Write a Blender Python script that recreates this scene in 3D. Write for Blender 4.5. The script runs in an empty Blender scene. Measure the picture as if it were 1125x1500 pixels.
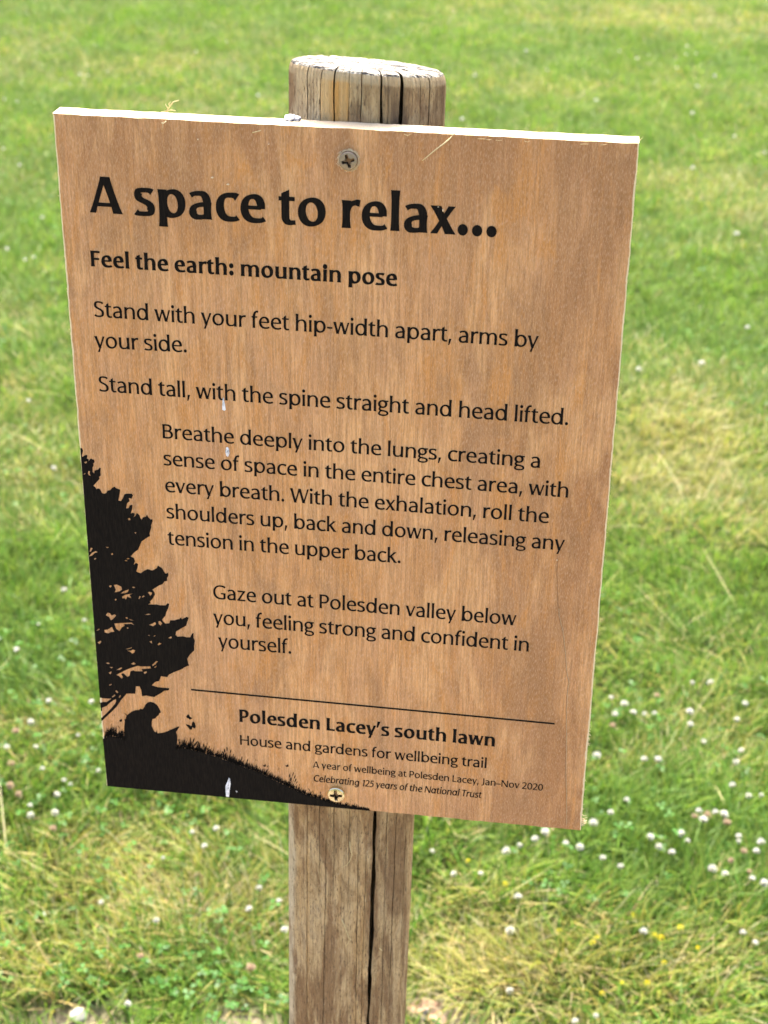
import bpy, bmesh, math, random
import numpy as np
from mathutils import Vector, Matrix, noise as mnoise
from mathutils.geometry import tessellate_polygon

# ------------------------------------------------------------------ camera, sky, sun, exposure
SC = bpy.context.scene
COL = SC.collection
ZB = 1.0782                       # height of the board's centre above the lawn
CAM = Vector((0.129427, -0.804256, 0.421777 + ZB))
# camera axes in world space (right, down, forward)
AX_R = Vector((0.990667, 0.135642, 0.013396))
AX_D = Vector((0.074667, -0.457839, -0.885894))
AX_F = Vector((-0.114031, 0.878627, -0.463694))
FPX = 2400.0                      # focal length in pixels of the 1125 x 1500 photograph
cam = bpy.data.cameras.new('camera')
camo = bpy.data.objects.new('camera', cam); COL.objects.link(camo)
m = Matrix.Identity(4)
for i in range(3):
    m[i][0] = AX_R[i]; m[i][1] = -AX_D[i]; m[i][2] = -AX_F[i]; m[i][3] = CAM[i]
camo.matrix_world = m
cam.sensor_width = 36; cam.lens = FPX / 1500 * 36
cam.clip_start = 0.02; cam.clip_end = 1000
cam.dof.use_dof = True; cam.dof.focus_distance = 0.91; cam.dof.aperture_fstop = 15.5
SC.camera = camo

SUN_EL, SUN_AZ = 57.0, -10.0      # azimuth from +Y (behind the board), negative = to the left
w = bpy.data.worlds.new('World'); SC.world = w; w.use_nodes = True
nt = w.node_tree
bg = nt.nodes['Background']
sky = nt.nodes.new('ShaderNodeTexSky'); sky.sky_type = 'NISHITA'; sky.sun_disc = False
sky.sun_elevation = math.radians(SUN_EL); sky.sun_rotation = math.radians(SUN_AZ)
sky.dust_density = 6.0; sky.air_density = 0.8; sky.ozone_density = 1.0
nt.links.new(sky.outputs[0], bg.inputs[0]); bg.inputs[1].default_value = 0.15
sl = bpy.data.lights.new('sun', 'SUN'); so = bpy.data.objects.new('sun', sl); COL.objects.link(so)
sl.energy = 3.0; sl.angle = math.radians(0.5); sl.color = (1.0, 0.95, 0.86)
e, a = math.radians(SUN_EL), math.radians(SUN_AZ)
sd = Vector((math.sin(a) * math.cos(e), math.cos(a) * math.cos(e), math.sin(e)))
so.rotation_euler = sd.to_track_quat('Z', 'Y').to_euler(); so.location = sd * 20
SC.view_settings.view_transform = 'Standard'; SC.view_settings.look = 'None'
SC.view_settings.exposure = 2.26; SC.view_settings.gamma = 1.0
SC.cycles.max_bounces = 8; SC.cycles.transparent_max_bounces = 8

random.seed(7); RNG = np.random.default_rng(7)

# ------------------------------------------------------------------ measuring and building helpers
def ray(px, py):
    return AX_R * ((px - 562.5) / FPX) + AX_D * ((py - 750.0) / FPX) + AX_F
def on_board(px, py):             # a measured spot of the sign face -> (x, z) on the board's front plane, board centre = 0
    d = ray(px, py); s = -CAM.y / d.y; p = CAM + d * s
    return (p.x, p.z - ZB)
def on_ground(px, py, z=0.0):
    d = ray(px, py); s = (z - CAM.z) / d.z; return CAM + d * s

def mesh_obj(name, verts, faces, mats, parent=None, midx=None, smooth=False):
    me = bpy.data.meshes.new(name)
    me.from_pydata([tuple(v) for v in verts], [], faces)
    for mm in (mats if isinstance(mats, (list, tuple)) else [mats]): me.materials.append(mm)
    if midx is not None: me.polygons.foreach_set('material_index', midx)
    if smooth: me.polygons.foreach_set('use_smooth', [True] * len(me.polygons))
    me.update()
    o = bpy.data.objects.new(name, me); COL.objects.link(o)
    if parent: o.parent = parent
    return o
def empty(name, loc):
    o = bpy.data.objects.new(name, None); COL.objects.link(o); o.location = loc
    o.empty_display_size = 0.05
    return o
def tag(o, label=None, cat=None, group=None, kind=None):
    if label: o['label'] = label
    if cat: o['category'] = cat
    if group: o['group'] = group
    if kind: o['kind'] = kind
    return o

class NT:                         # small node-tree helper
    def __init__(s, name):
        s.m = bpy.data.materials.new(name); s.m.use_nodes = True; s.t = s.m.node_tree
        s.bsdf = s.t.nodes['Principled BSDF']; s.out = s.t.nodes['Material Output']
    def n(s, typ, **kw):
        x = s.t.nodes.new(typ)
        for k, v in kw.items(): setattr(x, k, v)
        return x
    def l(s, a, b): s.t.links.new(a, b)
    def coords(s, kind='Object'):
        return s.n('ShaderNodeTexCoord').outputs[kind]
    def noise(s, co, scale, detail=4, rough=0.6, loc=(0, 0, 0), rot=(0, 0, 0), dist=0.0):
        mp = s.n('ShaderNodeMapping'); mp.inputs['Scale'].default_value = scale
        mp.inputs['Location'].default_value = loc; mp.inputs['Rotation'].default_value = rot
        s.l(co, mp.inputs[0])
        t = s.n('ShaderNodeTexNoise'); t.inputs['Scale'].default_value = 1.0
        t.inputs['Detail'].default_value = detail; t.inputs['Roughness'].default_value = rough
        t.inputs['Distortion'].default_value = dist
        s.l(mp.outputs[0], t.inputs['Vector']); return t.outputs['Fac']
    def ramp(s, fac, stops, interp='LINEAR'):
        r = s.n('ShaderNodeValToRGB'); r.color_ramp.interpolation = interp
        els = r.color_ramp.elements
        while len(els) < len(stops): els.new(0.5)
        for el, (p, c) in zip(els, stops):
            el.position = p; el.color = (c, c, c, 1) if isinstance(c, (int, float)) else (*c, 1)
        s.l(fac, r.inputs[0]); return r.outputs[0]
    def mix(s, fac, a, b, mode='MIX'):
        x = s.n('ShaderNodeMix', data_type='RGBA', blend_type=mode)
        for val, i in ((fac, 0), (a, 6), (b, 7)):
            if hasattr(val, 'node'): s.l(val, x.inputs[i])
            elif isinstance(val, (int, float)): x.inputs[i].default_value = val if i == 0 else (val, val, val, 1)
            else: x.inputs[i].default_value = (*val, 1)
        return x.outputs[2]
    def math(s, op, a, b=None, clamp=False):
        x = s.n('ShaderNodeMath', operation=op, use_clamp=clamp)
        for val, i in ((a, 0), (b, 1)):
            if val is None: continue
            if hasattr(val, 'node'): s.l(val, x.inputs[i])
            else: x.inputs[i].default_value = val
        return x.outputs[0]
    def bump(s, h, strength=0.5, dist=0.001):
        b = s.n('ShaderNodeBump'); b.inputs['Strength'].default_value = strength
        b.inputs['Distance'].default_value = dist
        s.l(h, b.inputs['Height']); s.l(b.outputs[0], s.bsdf.inputs['Normal'])
    def set(s, base=None, rough=None, spec=None, metal=None):
        for nm, v in (('Base Color', base), ('Roughness', rough), ('Specular IOR Level', spec), ('Metallic', metal)):
            if v is None: continue
            if hasattr(v, 'node'): s.l(v, s.bsdf.inputs[nm])
            elif isinstance(v, (int, float)): s.bsdf.inputs[nm].default_value = v
            else: s.bsdf.inputs[nm].default_value = (*v, 1)
        return s.m

def flat_mat(name, col, rough=0.8, spec=0.2, var=0.0, scale=60):
    k = NT(name)
    if var:
        f = k.noise(k.coords(), (scale,) * 3, 4)
        c = k.mix(f, tuple(x * (1 - var) for x in col), tuple(min(1, x * (1 + var)) for x in col))
        return k.set(c, rough, spec)
    return k.set(col, rough, spec)

# ------------------------------------------------------------------ materials of the sign
def make_board_mat():
    k = NT('plywood_face'); co = k.coords()
    big = k.noise(co, (22, 22, 7.5), 5, 0.6, dist=0.6)
    mid = k.noise(co, (95, 95, 15), 4, 0.6, loc=(3, 1, 7), dist=0.7)
    streak = k.noise(co, (640, 640, 30), 5, 0.7, loc=(1, 5, 2))
    fine = k.noise(co, (1500, 1500, 150), 3, 0.7, loc=(8, 2, 1))
    pale = k.noise(co, (2700, 2700, 430), 3, 0.6, loc=(4, 9, 3), rot=(0, 0.12, 0))
    orange = (0.62, 0.270, 0.085); tan = (0.70, 0.356, 0.172); pink = (0.60, 0.300, 0.162); grey = (0.46, 0.255, 0.142)
    c = k.ramp(mid, [(0.34, pink), (0.45, tan), (0.53, tan), (0.60, orange), (0.70, grey)])
    c2 = k.ramp(big, [(0.34, grey), (0.43, pink), (0.50, tan), (0.57, orange), (0.66, pink)])
    c = k.mix(0.5, c, c2)
    # weathered brown-grey stains: along the top, and up the right-hand side
    sp = k.n('ShaderNodeSeparateXYZ'); k.l(co, sp.inputs[0])
    right = k.n('ShaderNodeMapRange'); right.interpolation_type = 'SMOOTHSTEP'
    k.l(sp.outputs[0], right.inputs[0]); right.inputs[1].default_value = 0.03; right.inputs[2].default_value = 0.15
    top = k.n('ShaderNodeMapRange'); top.interpolation_type = 'SMOOTHSTEP'
    k.l(sp.outputs[2], top.inputs[0]); top.inputs[1].default_value = 0.10; top.inputs[2].default_value = 0.215
    reg = k.math('MAXIMUM', k.math('MULTIPLY', right.outputs[0], 0.9), k.math('MULTIPLY', top.outputs[0], 0.75))
    st = k.noise(co, (34, 34, 11), 5, 0.62, loc=(11, 4, 6), dist=0.6)
    stm = k.ramp(st, [(0.38, 0.08), (0.54, 1.0)])
    c = k.mix(k.math('MULTIPLY', k.math('MULTIPLY', reg, stm), 0.92), c, (0.35, 0.155, 0.068))
    cl = k.noise(co, (26, 26, 9), 6, 0.68, loc=(21, 4, 9), dist=1.2)
    c = k.mix(k.ramp(cl, [(0.36, 0.60), (0.46, 0.12), (0.56, 0.0)]), c, (0.34, 0.175, 0.090))
    cl2 = k.noise(co, (60, 60, 13), 5, 0.66, loc=(2, 14, 5), dist=0.9)
    hi = k.noise(co, (38, 38, 10), 5, 0.62, loc=(31, 2, 15), dist=0.9)
    c = k.mix(k.ramp(hi, [(0.50, 0.0), (0.60, 0.55)]), c, (0.83, 0.45, 0.225))
    c = k.mix(k.ramp(cl2, [(0.54, 0.0), (0.64, 0.75)]), c, (0.62, 0.265, 0.078))
    for (px, py, rad, amt) in ((805, 1010, .040, .80), (520, 515, .034, .42), (870, 330, .045, .55), (760, 1180, .05, .35), (230, 215, .04, .4)):
        x_, z_ = on_board(px, py)
        vm = k.n('ShaderNodeVectorMath', operation='DISTANCE'); mp = k.n('ShaderNodeMapping'); mp.inputs['Scale'].default_value = (1, 1, .6)
        k.l(co, mp.inputs[0]); k.l(mp.outputs[0], vm.inputs[0]); vm.inputs[1].default_value = (x_, 0, z_ * .6)
        fall = k.n('ShaderNodeMapRange'); fall.interpolation_type = 'SMOOTHSTEP'; k.l(vm.outputs['Value'], fall.inputs[0])
        fall.inputs[1].default_value = rad; fall.inputs[2].default_value = 0.0; fall.inputs[3].default_value = 0.0; fall.inputs[4].default_value = amt
        c = k.mix(k.math('MULTIPLY', fall.outputs[0], k.ramp(st, [(0.36, 0.1), (0.60, 1.0)])), c, (0.35, 0.168, 0.078))
    # fibres
    c = k.mix(k.ramp(streak, [(0.42, 0.0), (0.62, 0.58)]), c, (0.29, 0.135, 0.056))
    c = k.mix(k.ramp(fine, [(0.36, 0.36), (0.50, 0.0)]), c, (0.24, 0.115, 0.05))
    c = k.mix(1.0, c, (1.02, 1.02, 0.87), 'MULTIPLY')
    c = k.mix(k.ramp(pale, [(0.48, 0.0), (0.68, 0.40)]), c, (0.78, 0.52, 0.35))
    h = k.math('ADD', k.math('MULTIPLY', fine, 0.6), k.math('MULTIPLY', streak, 0.8))
    k.bump(h, 0.35, 0.0006)
    return k.set(c, 0.72, 0.25)
M_BOARD = make_board_mat()

def make_ply_edge():
    k = NT('plywood_edge'); co = k.coords()
    sp = k.n('ShaderNodeSeparateXYZ'); k.l(co, sp.inputs[0])
    ply = k.math('PINGPONG', sp.outputs[1], 0.00125)
    line = k.ramp(k.math('MULTIPLY', ply, 800), [(0.0, 0.0), (0.06, 0.0), (0.22, 1.0)])
    n = k.noise(co, (90, 500, 500), 4)
    base = k.mix(n, (0.52, 0.40, 0.25), (0.72, 0.60, 0.42))
    c = k.mix(line, (0.36, 0.24, 0.13), base)
    k.bump(n, 0.3, 0.0005)
    return k.set(c, 0.8, 0.2)
M_EDGE = make_ply_edge()
M_CHIP = flat_mat('torn_veneer', (0.74, 0.58, 0.36), 0.85, 0.1, 0.25, 400)

def make_ink():
    k = NT('printed_ink'); co = k.coords()
    f = k.noise(co, (1400, 1400, 160), 3, 0.7)
    c = k.mix(k.ramp(f, [(0.40, 0.0), (0.75, 0.7)]), (0.0080, 0.0064, 0.0053), (0.022, 0.0165, 0.012))
    k.bump(f, 0.3, 0.0004)
    return k.set(c, 0.85, 0.06)
M_INK = make_ink()

def make_post_mat():
    k = NT('weathered_post'); co = k.coords()
    grain = k.noise(co, (1100, 1100, 30), 4, 0.7, dist=0.5)
    fleck = k.noise(co, (900, 900, 230), 4, 0.7, loc=(3, 3, 8))
    blot = k.noise(co, (75, 75, 26), 6, 0.68, loc=(5, 1, 2), dist=1.0)
    brown = k.noise(co, (52, 52, 13), 5, 0.66, loc=(9, 7, 1), dist=0.9)
    warm = k.noise(co, (120, 120, 2.2), 2, 0.5, loc=(2, 8, 4))
    c = k.ramp(blot, [(0.32, (0.27, 0.175, 0.090)), (0.44, (0.47, 0.325, 0.165)), (0.56, (0.60, 0.435, 0.235)), (0.68, (0.43, 0.315, 0.185))])
    c = k.mix(k.ramp(warm, [(0.54, 0.0), (0.66, 0.40)]), c, (0.60, 0.35, 0.13))
    def at(nm): return k.n('ShaderNodeAttribute', attribute_name=nm).outputs['Fac']
    skin, bare, stain, bev = at('skin'), at('bare'), at('stain'), at('bevel')
    c = k.mix(k.math('MULTIPLY', skin, .9), c, k.mix(blot, (0.46, 0.38, 0.25), (0.74, 0.62, 0.42)))
    c = k.mix(k.ramp(brown, [(0.48, 0.0), (0.60, 0.75)]), c, (0.23, 0.125, 0.058))
    c = k.mix(k.ramp(grain, [(0.50, 0.0), (0.66, 0.60)]), c, (0.14, 0.085, 0.045))
    c = k.mix(k.ramp(fleck, [(0.55, 0.0), (0.66, 0.85)]), c, (0.10, 0.065, 0.04))
    c = k.mix(k.ramp(fleck, [(0.28, 0.5), (0.40, 0.0)]), c, (0.66, 0.54, 0.36))
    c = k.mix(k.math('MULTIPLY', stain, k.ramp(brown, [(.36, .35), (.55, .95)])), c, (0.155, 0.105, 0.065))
    c = k.mix(k.math('MULTIPLY', bare, .85), c, k.mix(k.ramp(warm, [(.4, 0.), (.6, 1.)]), (0.60, 0.43, 0.22), (0.58, 0.32, 0.10)))
    bn = k.math('ADD', bev, k.math('MULTIPLY', k.math('SUBTRACT', fleck, .5), 1.6))
    c = k.mix(k.math('MULTIPLY', k.ramp(bn, [(.30, 0.), (.75, 1.)]), .6), c, k.mix(blot, (0.40, 0.29, 0.16), (0.66, 0.52, 0.32)))
    h = k.math('ADD', k.math('MULTIPLY', grain, -1.0), k.math('MULTIPLY', fleck, -0.7))
    k.bump(h, 0.7, 0.0012)
    return k.set(c, 0.85, 0.12)
M_POST = make_post_mat()

def make_endgrain():
    k = NT('post_end_grain'); co = k.coords()
    sp = k.n('ShaderNodeSeparateXYZ'); k.l(co, sp.inputs[0])
    n1 = k.noise(co, (70, 520, 150), 5, 0.7, dist=0.8)
    n2 = k.noise(co, (70, 220, 60), 4, 0.6, loc=(2, 2, 2), dist=0.6)
    c = k.mix(k.ramp(n2, [(0.40, 0.0), (0.65, 1.0)]), (0.55, 0.48, 0.37), (0.30, 0.27, 0.23))
    # weathering marks only on the flat top, not on the bare bevel
    c = k.mix(k.ramp(n1, [(0.46, 0.0), (0.54, 0.95)]), c, (0.045, 0.043, 0.042))
    k.bump(n1, 0.6, 0.0015)
    return k.set(c, 0.9, 0.1)
M_END = make_endgrain()

# ------------------------------------------------------------------ the sign: root, post
PA, PB, PR, PT = 0.003201, 0.011309, 0.0405, 0.0125
PY = PT + PR
SIGN = empty('trail_sign', (PA - PB * ZB, PY, 0.0))
tag(SIGN, 'printed wooden trail sign screwed to a round weathered post on the lawn', 'sign')
def px_of(h): return PA + PB * h   # post axis x at board height h

HT = 0.2365                         # height of the post top (relative to the board centre)
# checks in the post: (angle from the viewer's side, + to the right, at top; at bottom), half width m, depth m, h range
def asn(v): return math.asin(max(-1, min(1, v)))
CRACKS = [  # ang_top, ang_bottom, halfwidth, depth, h_lo, h_hi, phase
    (asn(.595), asn(.50), .0009, .022, .10, .30, 1.0),
    (asn(.30), asn(.36), .0007, .012, .08, .30, 2.0),
    (asn(-.275), asn(-.29), .0006, .010, .10, .30, 3.0),
    (asn(-.46), asn(-.46), .0002, .004, .10, .30, 3.5), (asn(-.65), asn(-.66), .0002, .005, .10, .30, .5),
    (asn(-.085), asn(-.09), .00022, .005, .1, .3, 5.1),
    (asn(.075), asn(.07), .00024, .006, .1, .3, 6.1), (asn(.40), asn(.40), .00016, .004, .1, .3, 7.7),
    (asn(.78), asn(.78), .00028, .005, .1, .3, 8.1), (asn(.865), asn(.86), .00035, .006, .1, .3, 8.8),
    (asn(-.93), asn(-.92), .0003, .005, .1, .3, 9.3),
    (asn(.50), asn(.445), .00145, .040, -.60, -.02, 1.7),
    (asn(-.585), asn(-.59), .00022, .005, -.60, -.02, 2.2), (asn(-.40), asn(-.38), .00016, .004, -.30, -.02, 2.9),
    (asn(-.16), asn(-.14), .00018, .004, -.30, -.02, 3.8), (asn(.245), asn(.26), .0002, .005, -.60, -.24, 4.6),
    (asn(.10), asn(.09), .00018, .003, -.31, -.02, 5.5), (asn(.655), asn(.66), .0002, .006, -.60, -.02, 6.6),
    (asn(.79), asn(.78), .00025, .004, -.40, -.02, 7.1), (asn(.93), asn(.92), .0002, .005, -.6, -.02, 7.9),
    (asn(-.27), asn(-.30), .0002, .003, -.42, -.25, 8.4), (asn(.36), asn(.35), .00015, .003, -.5, -.26, 9.4),
]
def build_post():
    # angles: dense on the visible half; 0 = towards the viewer (-Y)
    front = np.linspace(-1.72, 1.72, 1250)
    back = np.linspace(1.72, 2 * math.pi - 1.72, 90)[1:-1]
    th = np.concatenate([front, back]); n = len(th)
    hs = list(np.arange(HT - 0.0045, 0.13, -0.0011)) + list(np.linspace(0.12, -0.16, 20)) + \
         list(np.arange(-0.17, -0.42, -0.0013)) + list(np.linspace(-0.43, -ZB - 0.05, 40))
    hs = np.array(hs)
    V = np.zeros((len(hs), n, 3))
    ph = RNG.uniform(0, 6.28, 40)
    for i, h in enumerate(hs):
        # gently uneven round
        r = PR + 0.0005 * np.sin(2 * th + ph[0] + 3 * h) + 0.0004 * np.sin(5 * th + ph[1] + 6 * h) \
            + 0.00025 * np.sin(11 * th + ph[2] + 9 * h) + 0.00016 * np.sin(29 * th + ph[3] + 5 * h) \
            + 0.0001 * np.sin(67 * th + ph[4] + 21 * h) + 0.00008 * np.sin(113 * th + ph[5] - 14 * h)
        r = r + RNG.normal(0, 0.00005, n)
        off = np.zeros(n)
        if h < -0.15:            # a strip of outer skin has come away at the left
            edge = asn(-.84) + 0.02 * math.sin(60 * h) + 0.012 * math.sin(151 * h + 1) + 0.006 * math.sin(333 * h)
            r = r + 0.0016 / (1 + np.exp((th - edge) / 0.006))
        # rubbed corner at the top
        top = HT - h
        if top < 0.008: r = r - 0.0005 * ((0.008 - top) / 0.008) ** 1.6
        for (a0, a1, hw, dp, lo, hi, p) in CRACKS:
            if not (lo < h < hi): continue
            f = (h - lo) / (hi - lo)
            ac = a1 + (a0 - a1) * f + 0.006 * math.sin(31 * h + p * 3) * .5 + 0.004 * math.sin(117 * h + p * 5) + 0.003 * math.sin(290 * h + p)
            wl = hw * (0.82 + 0.20 * math.sin(33 * h + p * 7) + 0.17 * math.sin(140 * h + p * 2) + .16 * mnoise.noise(Vector((h * 260, p, 0)))) * min(1.0, (f + .02) / 0.12) * (1 if hi > .2 or f < .98 else 1)
            d = np.abs(th - ac) * PR
            k = np.clip(1 - (d / max(wl, 1e-5)) ** 10, 0, 1)
            off = np.maximum(off, dp * k)
        # checks run straight back into the heartwood
        V[i, :, 0] = px_of(h) + r * np.sin(th) - off * .13; V[i, :, 1] = PY - r * np.cos(th) + off * .99; V[i, :, 2] = h + ZB
    # tilt of the sawn top: lower at the back and a touch lower at the right
    def topz(x, y): return -0.140 * (y - (PY - PR)) - 0.06 * (x - px_of(HT))
    w0 = np.clip((hs - 0.13) / (HT - 0.13), 0, 1)
    for i in range(len(hs)):
        if w0[i] > 0:
            V[i, :, 2] += w0[i] * topz(V[i, :, 0], V[i, :, 1])
    R = len(hs); verts = V.reshape(-1, 3)
    idx = np.arange(R * n).reshape(R, n)
    a_, b_ = idx[:-1], idx[1:]
    q = np.stack([a_, b_, np.roll(b_, -1, 1), np.roll(a_, -1, 1)], -1).reshape(-1, 4)
    # bevel ring and end grain
    rings = [verts.tolist()]; faces = q.tolist(); mi = [0] * len(faces)
    vlist = verts.tolist(); prev = idx[0].tolist()
    cx, cy = px_of(HT), PY
    prof = [(0.990, .0024, 1), (0.972, .0040, 1), (0.955, .0048, 2), (0.925, .0053, 2), (0.88, .0057, 2), (0.80, .0060, 2)] + [(s, .0061 + .0006 * (1 - s), 2) for s in (.7, .6, .5, .4, .3, .2, .1)]
    for (s, dz, mt) in prof:
        cur = []
        for j in range(n):
            x0, y0, _ = vlist[idx[0][j]]
            jit = 1 - .012 * abs(mnoise.noise(Vector((th[j] * 7, s * 4, 0)))) - 0.008 * mnoise.noise(Vector((th[j] * 30, s * 9, 5)))
            sj = s * jit if s > .9 else s
            x, y = cx + (x0 - cx) * sj, cy + (y0 - cy) * sj
            nz = mnoise.noise(Vector((x * 160, y * 420, 3))) * 0.0007 + mnoise.noise(Vector((x * 700, y * 900, 9))) * 0.0004
            z = HT - .0045 + ZB + dz + topz(x, y) + (nz if mt == 2 else nz * .6)
            vlist.append([x, y, z]); cur.append(len(vlist) - 1)
        for j in range(n):
            faces.append([prev[j], prev[(j + 1) % n], cur[(j + 1) % n], cur[j]]); mi.append(mt)
        prev = cur
    vlist.append([cx, cy, HT - .0045 + ZB + .0065 + topz(cx, cy)]); c = len(vlist) - 1
    for j in range(n): faces.append([prev[j], prev[(j + 1) % n], c]); mi.append(2)
    base = np.array(vlist) - np.array([SIGN.location.x, PY, 0])
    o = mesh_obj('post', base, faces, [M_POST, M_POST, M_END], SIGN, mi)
    nv = len(base); TH = np.tile(th, R); HH = np.repeat(hs, n)
    def attr(nm, val):
        a_ = np.zeros(nv, np.float32); a_[:len(val)] = val; at = o.data.attributes.new(nm, 'FLOAT', 'POINT'); return at, a_
    low = HH < -.1; sg = lambda q: 1 / (1 + np.exp(-q))
    edge = asn(-.84) + 0.02 * np.sin(60 * HH) + 0.012 * np.sin(151 * HH + 1) + 0.006 * np.sin(333 * HH)
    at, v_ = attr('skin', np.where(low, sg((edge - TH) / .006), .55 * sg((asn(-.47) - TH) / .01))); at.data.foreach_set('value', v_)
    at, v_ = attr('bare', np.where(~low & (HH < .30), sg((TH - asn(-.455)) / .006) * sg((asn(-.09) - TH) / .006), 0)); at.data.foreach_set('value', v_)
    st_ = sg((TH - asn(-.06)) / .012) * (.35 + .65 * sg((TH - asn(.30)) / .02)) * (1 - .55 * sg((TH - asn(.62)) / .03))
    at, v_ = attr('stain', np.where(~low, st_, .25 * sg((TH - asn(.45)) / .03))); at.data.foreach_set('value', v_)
    top_ = np.clip(1 - (HT - HH - .0045) / .0035, 0, 1)
    at, v_ = attr('bevel', np.where(~low, top_ ** 2 * .8, 0)); v_[R * n:] = 1.0; at.data.foreach_set('value', v_)
    return o
post = build_post()

# ------------------------------------------------------------------ the board
M_BACK = flat_mat('grey_plywood_back', (0.24, 0.21, 0.17), .9, .1, .3, 40)
C_TL, C_TR, C_BR, C_BL = [on_board(*p) for p in ((77.0, 165.6), (936.6, 209.8), (850.5, 1217.2), (156.2, 1151.5))]
def vnoise1(x, seed=0): return mnoise.noise(Vector((x, seed * 7.31, 0.5)))
def build_board():
    def side(p, q, k):
        L = math.dist(p, q); n = int(L / 0.0012); out = []
        nx, nz = (q[1] - p[1]) / L, -(q[0] - p[0]) / L      # right-hand normal (outwards for clockwise order)
        for i in range(n):
            t = i / n; s = t * L
            jit = 0.00022 * vnoise1(s * 120, k) + 0.00015 * vnoise1(s * 420, k + 9)
            ch = 0.00042 + 0.00030 * vnoise1(s * 90, k + 20) + 0.00022 * vnoise1(s * 380, k + 31)
            if k in (1, 3): ch += 0.0003 if k == 1 else 0.0005
            if k == 3 and t < .5: ch += 0.0001
            if k in (0,): ch *= 0.5
            if k in (1,) and t > .78: ch += 0.0006 * max(0, vnoise1(s * 300, 77))
            ch = max(0.00012, ch)
            x, z = p[0] + (q[0] - p[0]) * t - nx * -jit, p[1] + (q[1] - p[1]) * t + nz * jit
            out.append((x, z, nx * ch, nz * ch))
        return out
    pts = side(C_TL, C_TR, 0) + side(C_TR, C_BR, 1) + side(C_BR, C_BL, 2) + side(C_BL, C_TL, 3)
    # outward normal check: for clockwise (seen from the front) the outward normal of the top edge is +z
    n = len(pts); V = []
    for (x, z, dx, dz) in pts: V.append((x + dx * SGN, 0.0, z + dz * SGN))
    for (x, z, dx, dz) in pts: V.append((x, 0.0007, z))
    for (x, z, dx, dz) in pts: V.append((x, 0.0121, z))
    for (x, z, dx, dz) in pts: V.append((x + dx * SGN, PT, z + dz * SGN))
    F = [list(range(n))[::-1]]; mi = [0]
    for k, mt in ((0, 1), (1, 2), (2, 2)):
        for i in range(n):
            j = (i + 1) % n
            F.append([k * n + i, k * n + j, (k + 1) * n + j, (k + 1) * n + i]); mi.append(mt)
    F.append([3 * n + i for i in range(n)]); mi.append(3)
    o = mesh_obj('board', V, F, [M_BOARD, M_CHIP, M_EDGE, M_BACK], SIGN, mi)
    o.location = (-SIGN.location.x, -PY, ZB)
    return o
SGN = 1.0
# top edge p=TL,q=TR: dx>0, dz~0 -> normal (0,-1): points inwards already
BOARD = build_board()
if BOARD.data.polygons[0].normal.y > 0:
    bm = bmesh.new(); bm.from_mesh(BOARD.data); bmesh.ops.recalc_face_normals(bm, faces=bm.faces); bm.to_mesh(BOARD.data); bm.free()

def print_mesh(name, tris_v, tris_f, mat=None, y=-0.00016):
    return mesh_obj(name, [(x, y - dy, z) for (x, z, dy) in tris_v], tris_f, mat or M_INK, BOARD)
def poly_print(name, loops, mat=None, y=-0.00016):
    """outline polygon with holes, in board coordinates"""
    vv = [[Vector((x, z, 0)) for x, z in lp] for lp in loops]
    tr = tessellate_polygon(vv); flat = [p for lp in loops for p in lp]
    def ccw(t):
        (a, b), (c, d), (e_, f) = [flat[i] for i in t]
        return (c - a) * (f - b) - (e_ - a) * (d - b) > 0
    F = [list(t) if ccw(t) else list(t)[::-1] for t in tr]
    return mesh_obj(name, [(x, y, z) for x, z in flat], F, mat or M_INK, BOARD)

# ------------------------------------------------------------------ lettering: a flared humanist alphabet drawn with a broad nib
X, CAP, ASC, DSC = 525.0, 700.0, 765.0, -190.0
KQ = 0.59
def bez(p0, p1, p2, p3, n=14):
    t = np.linspace(0, 1, n)[:, None]; p0, p1, p2, p3 = map(np.array, (p0, p1, p2, p3))
    return ((1 - t) ** 3) * p0 + 3 * ((1 - t) ** 2) * t * p1 + 3 * (1 - t) * t * t * p2 + t ** 3 * p3
def path(*cmds):
    out = [np.array([cmds[0]], float)]; cur = np.array(cmds[0], float)
    for c in cmds[1:]:
        k, a = c[0], c[1:]
        if k == 'L': seg = np.array([cur, a], float)
        elif k == 'v':
            e_ = np.array(a, float); seg = bez(cur, (cur[0], cur[1] + KQ * (e_[1] - cur[1])), (e_[0] - KQ * (e_[0] - cur[0]), e_[1]), e_)
        elif k == 'h':
            e_ = np.array(a, float); seg = bez(cur, (cur[0] + KQ * (e_[0] - cur[0]), cur[1]), (e_[0], e_[1] - KQ * (e_[1] - cur[1])), e_)
        elif k == 'C': seg = bez(cur, a[0:2], a[2:4], a[4:6])
        out.append(seg[1:]); cur = seg[-1]
    return np.concatenate(out)
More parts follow.
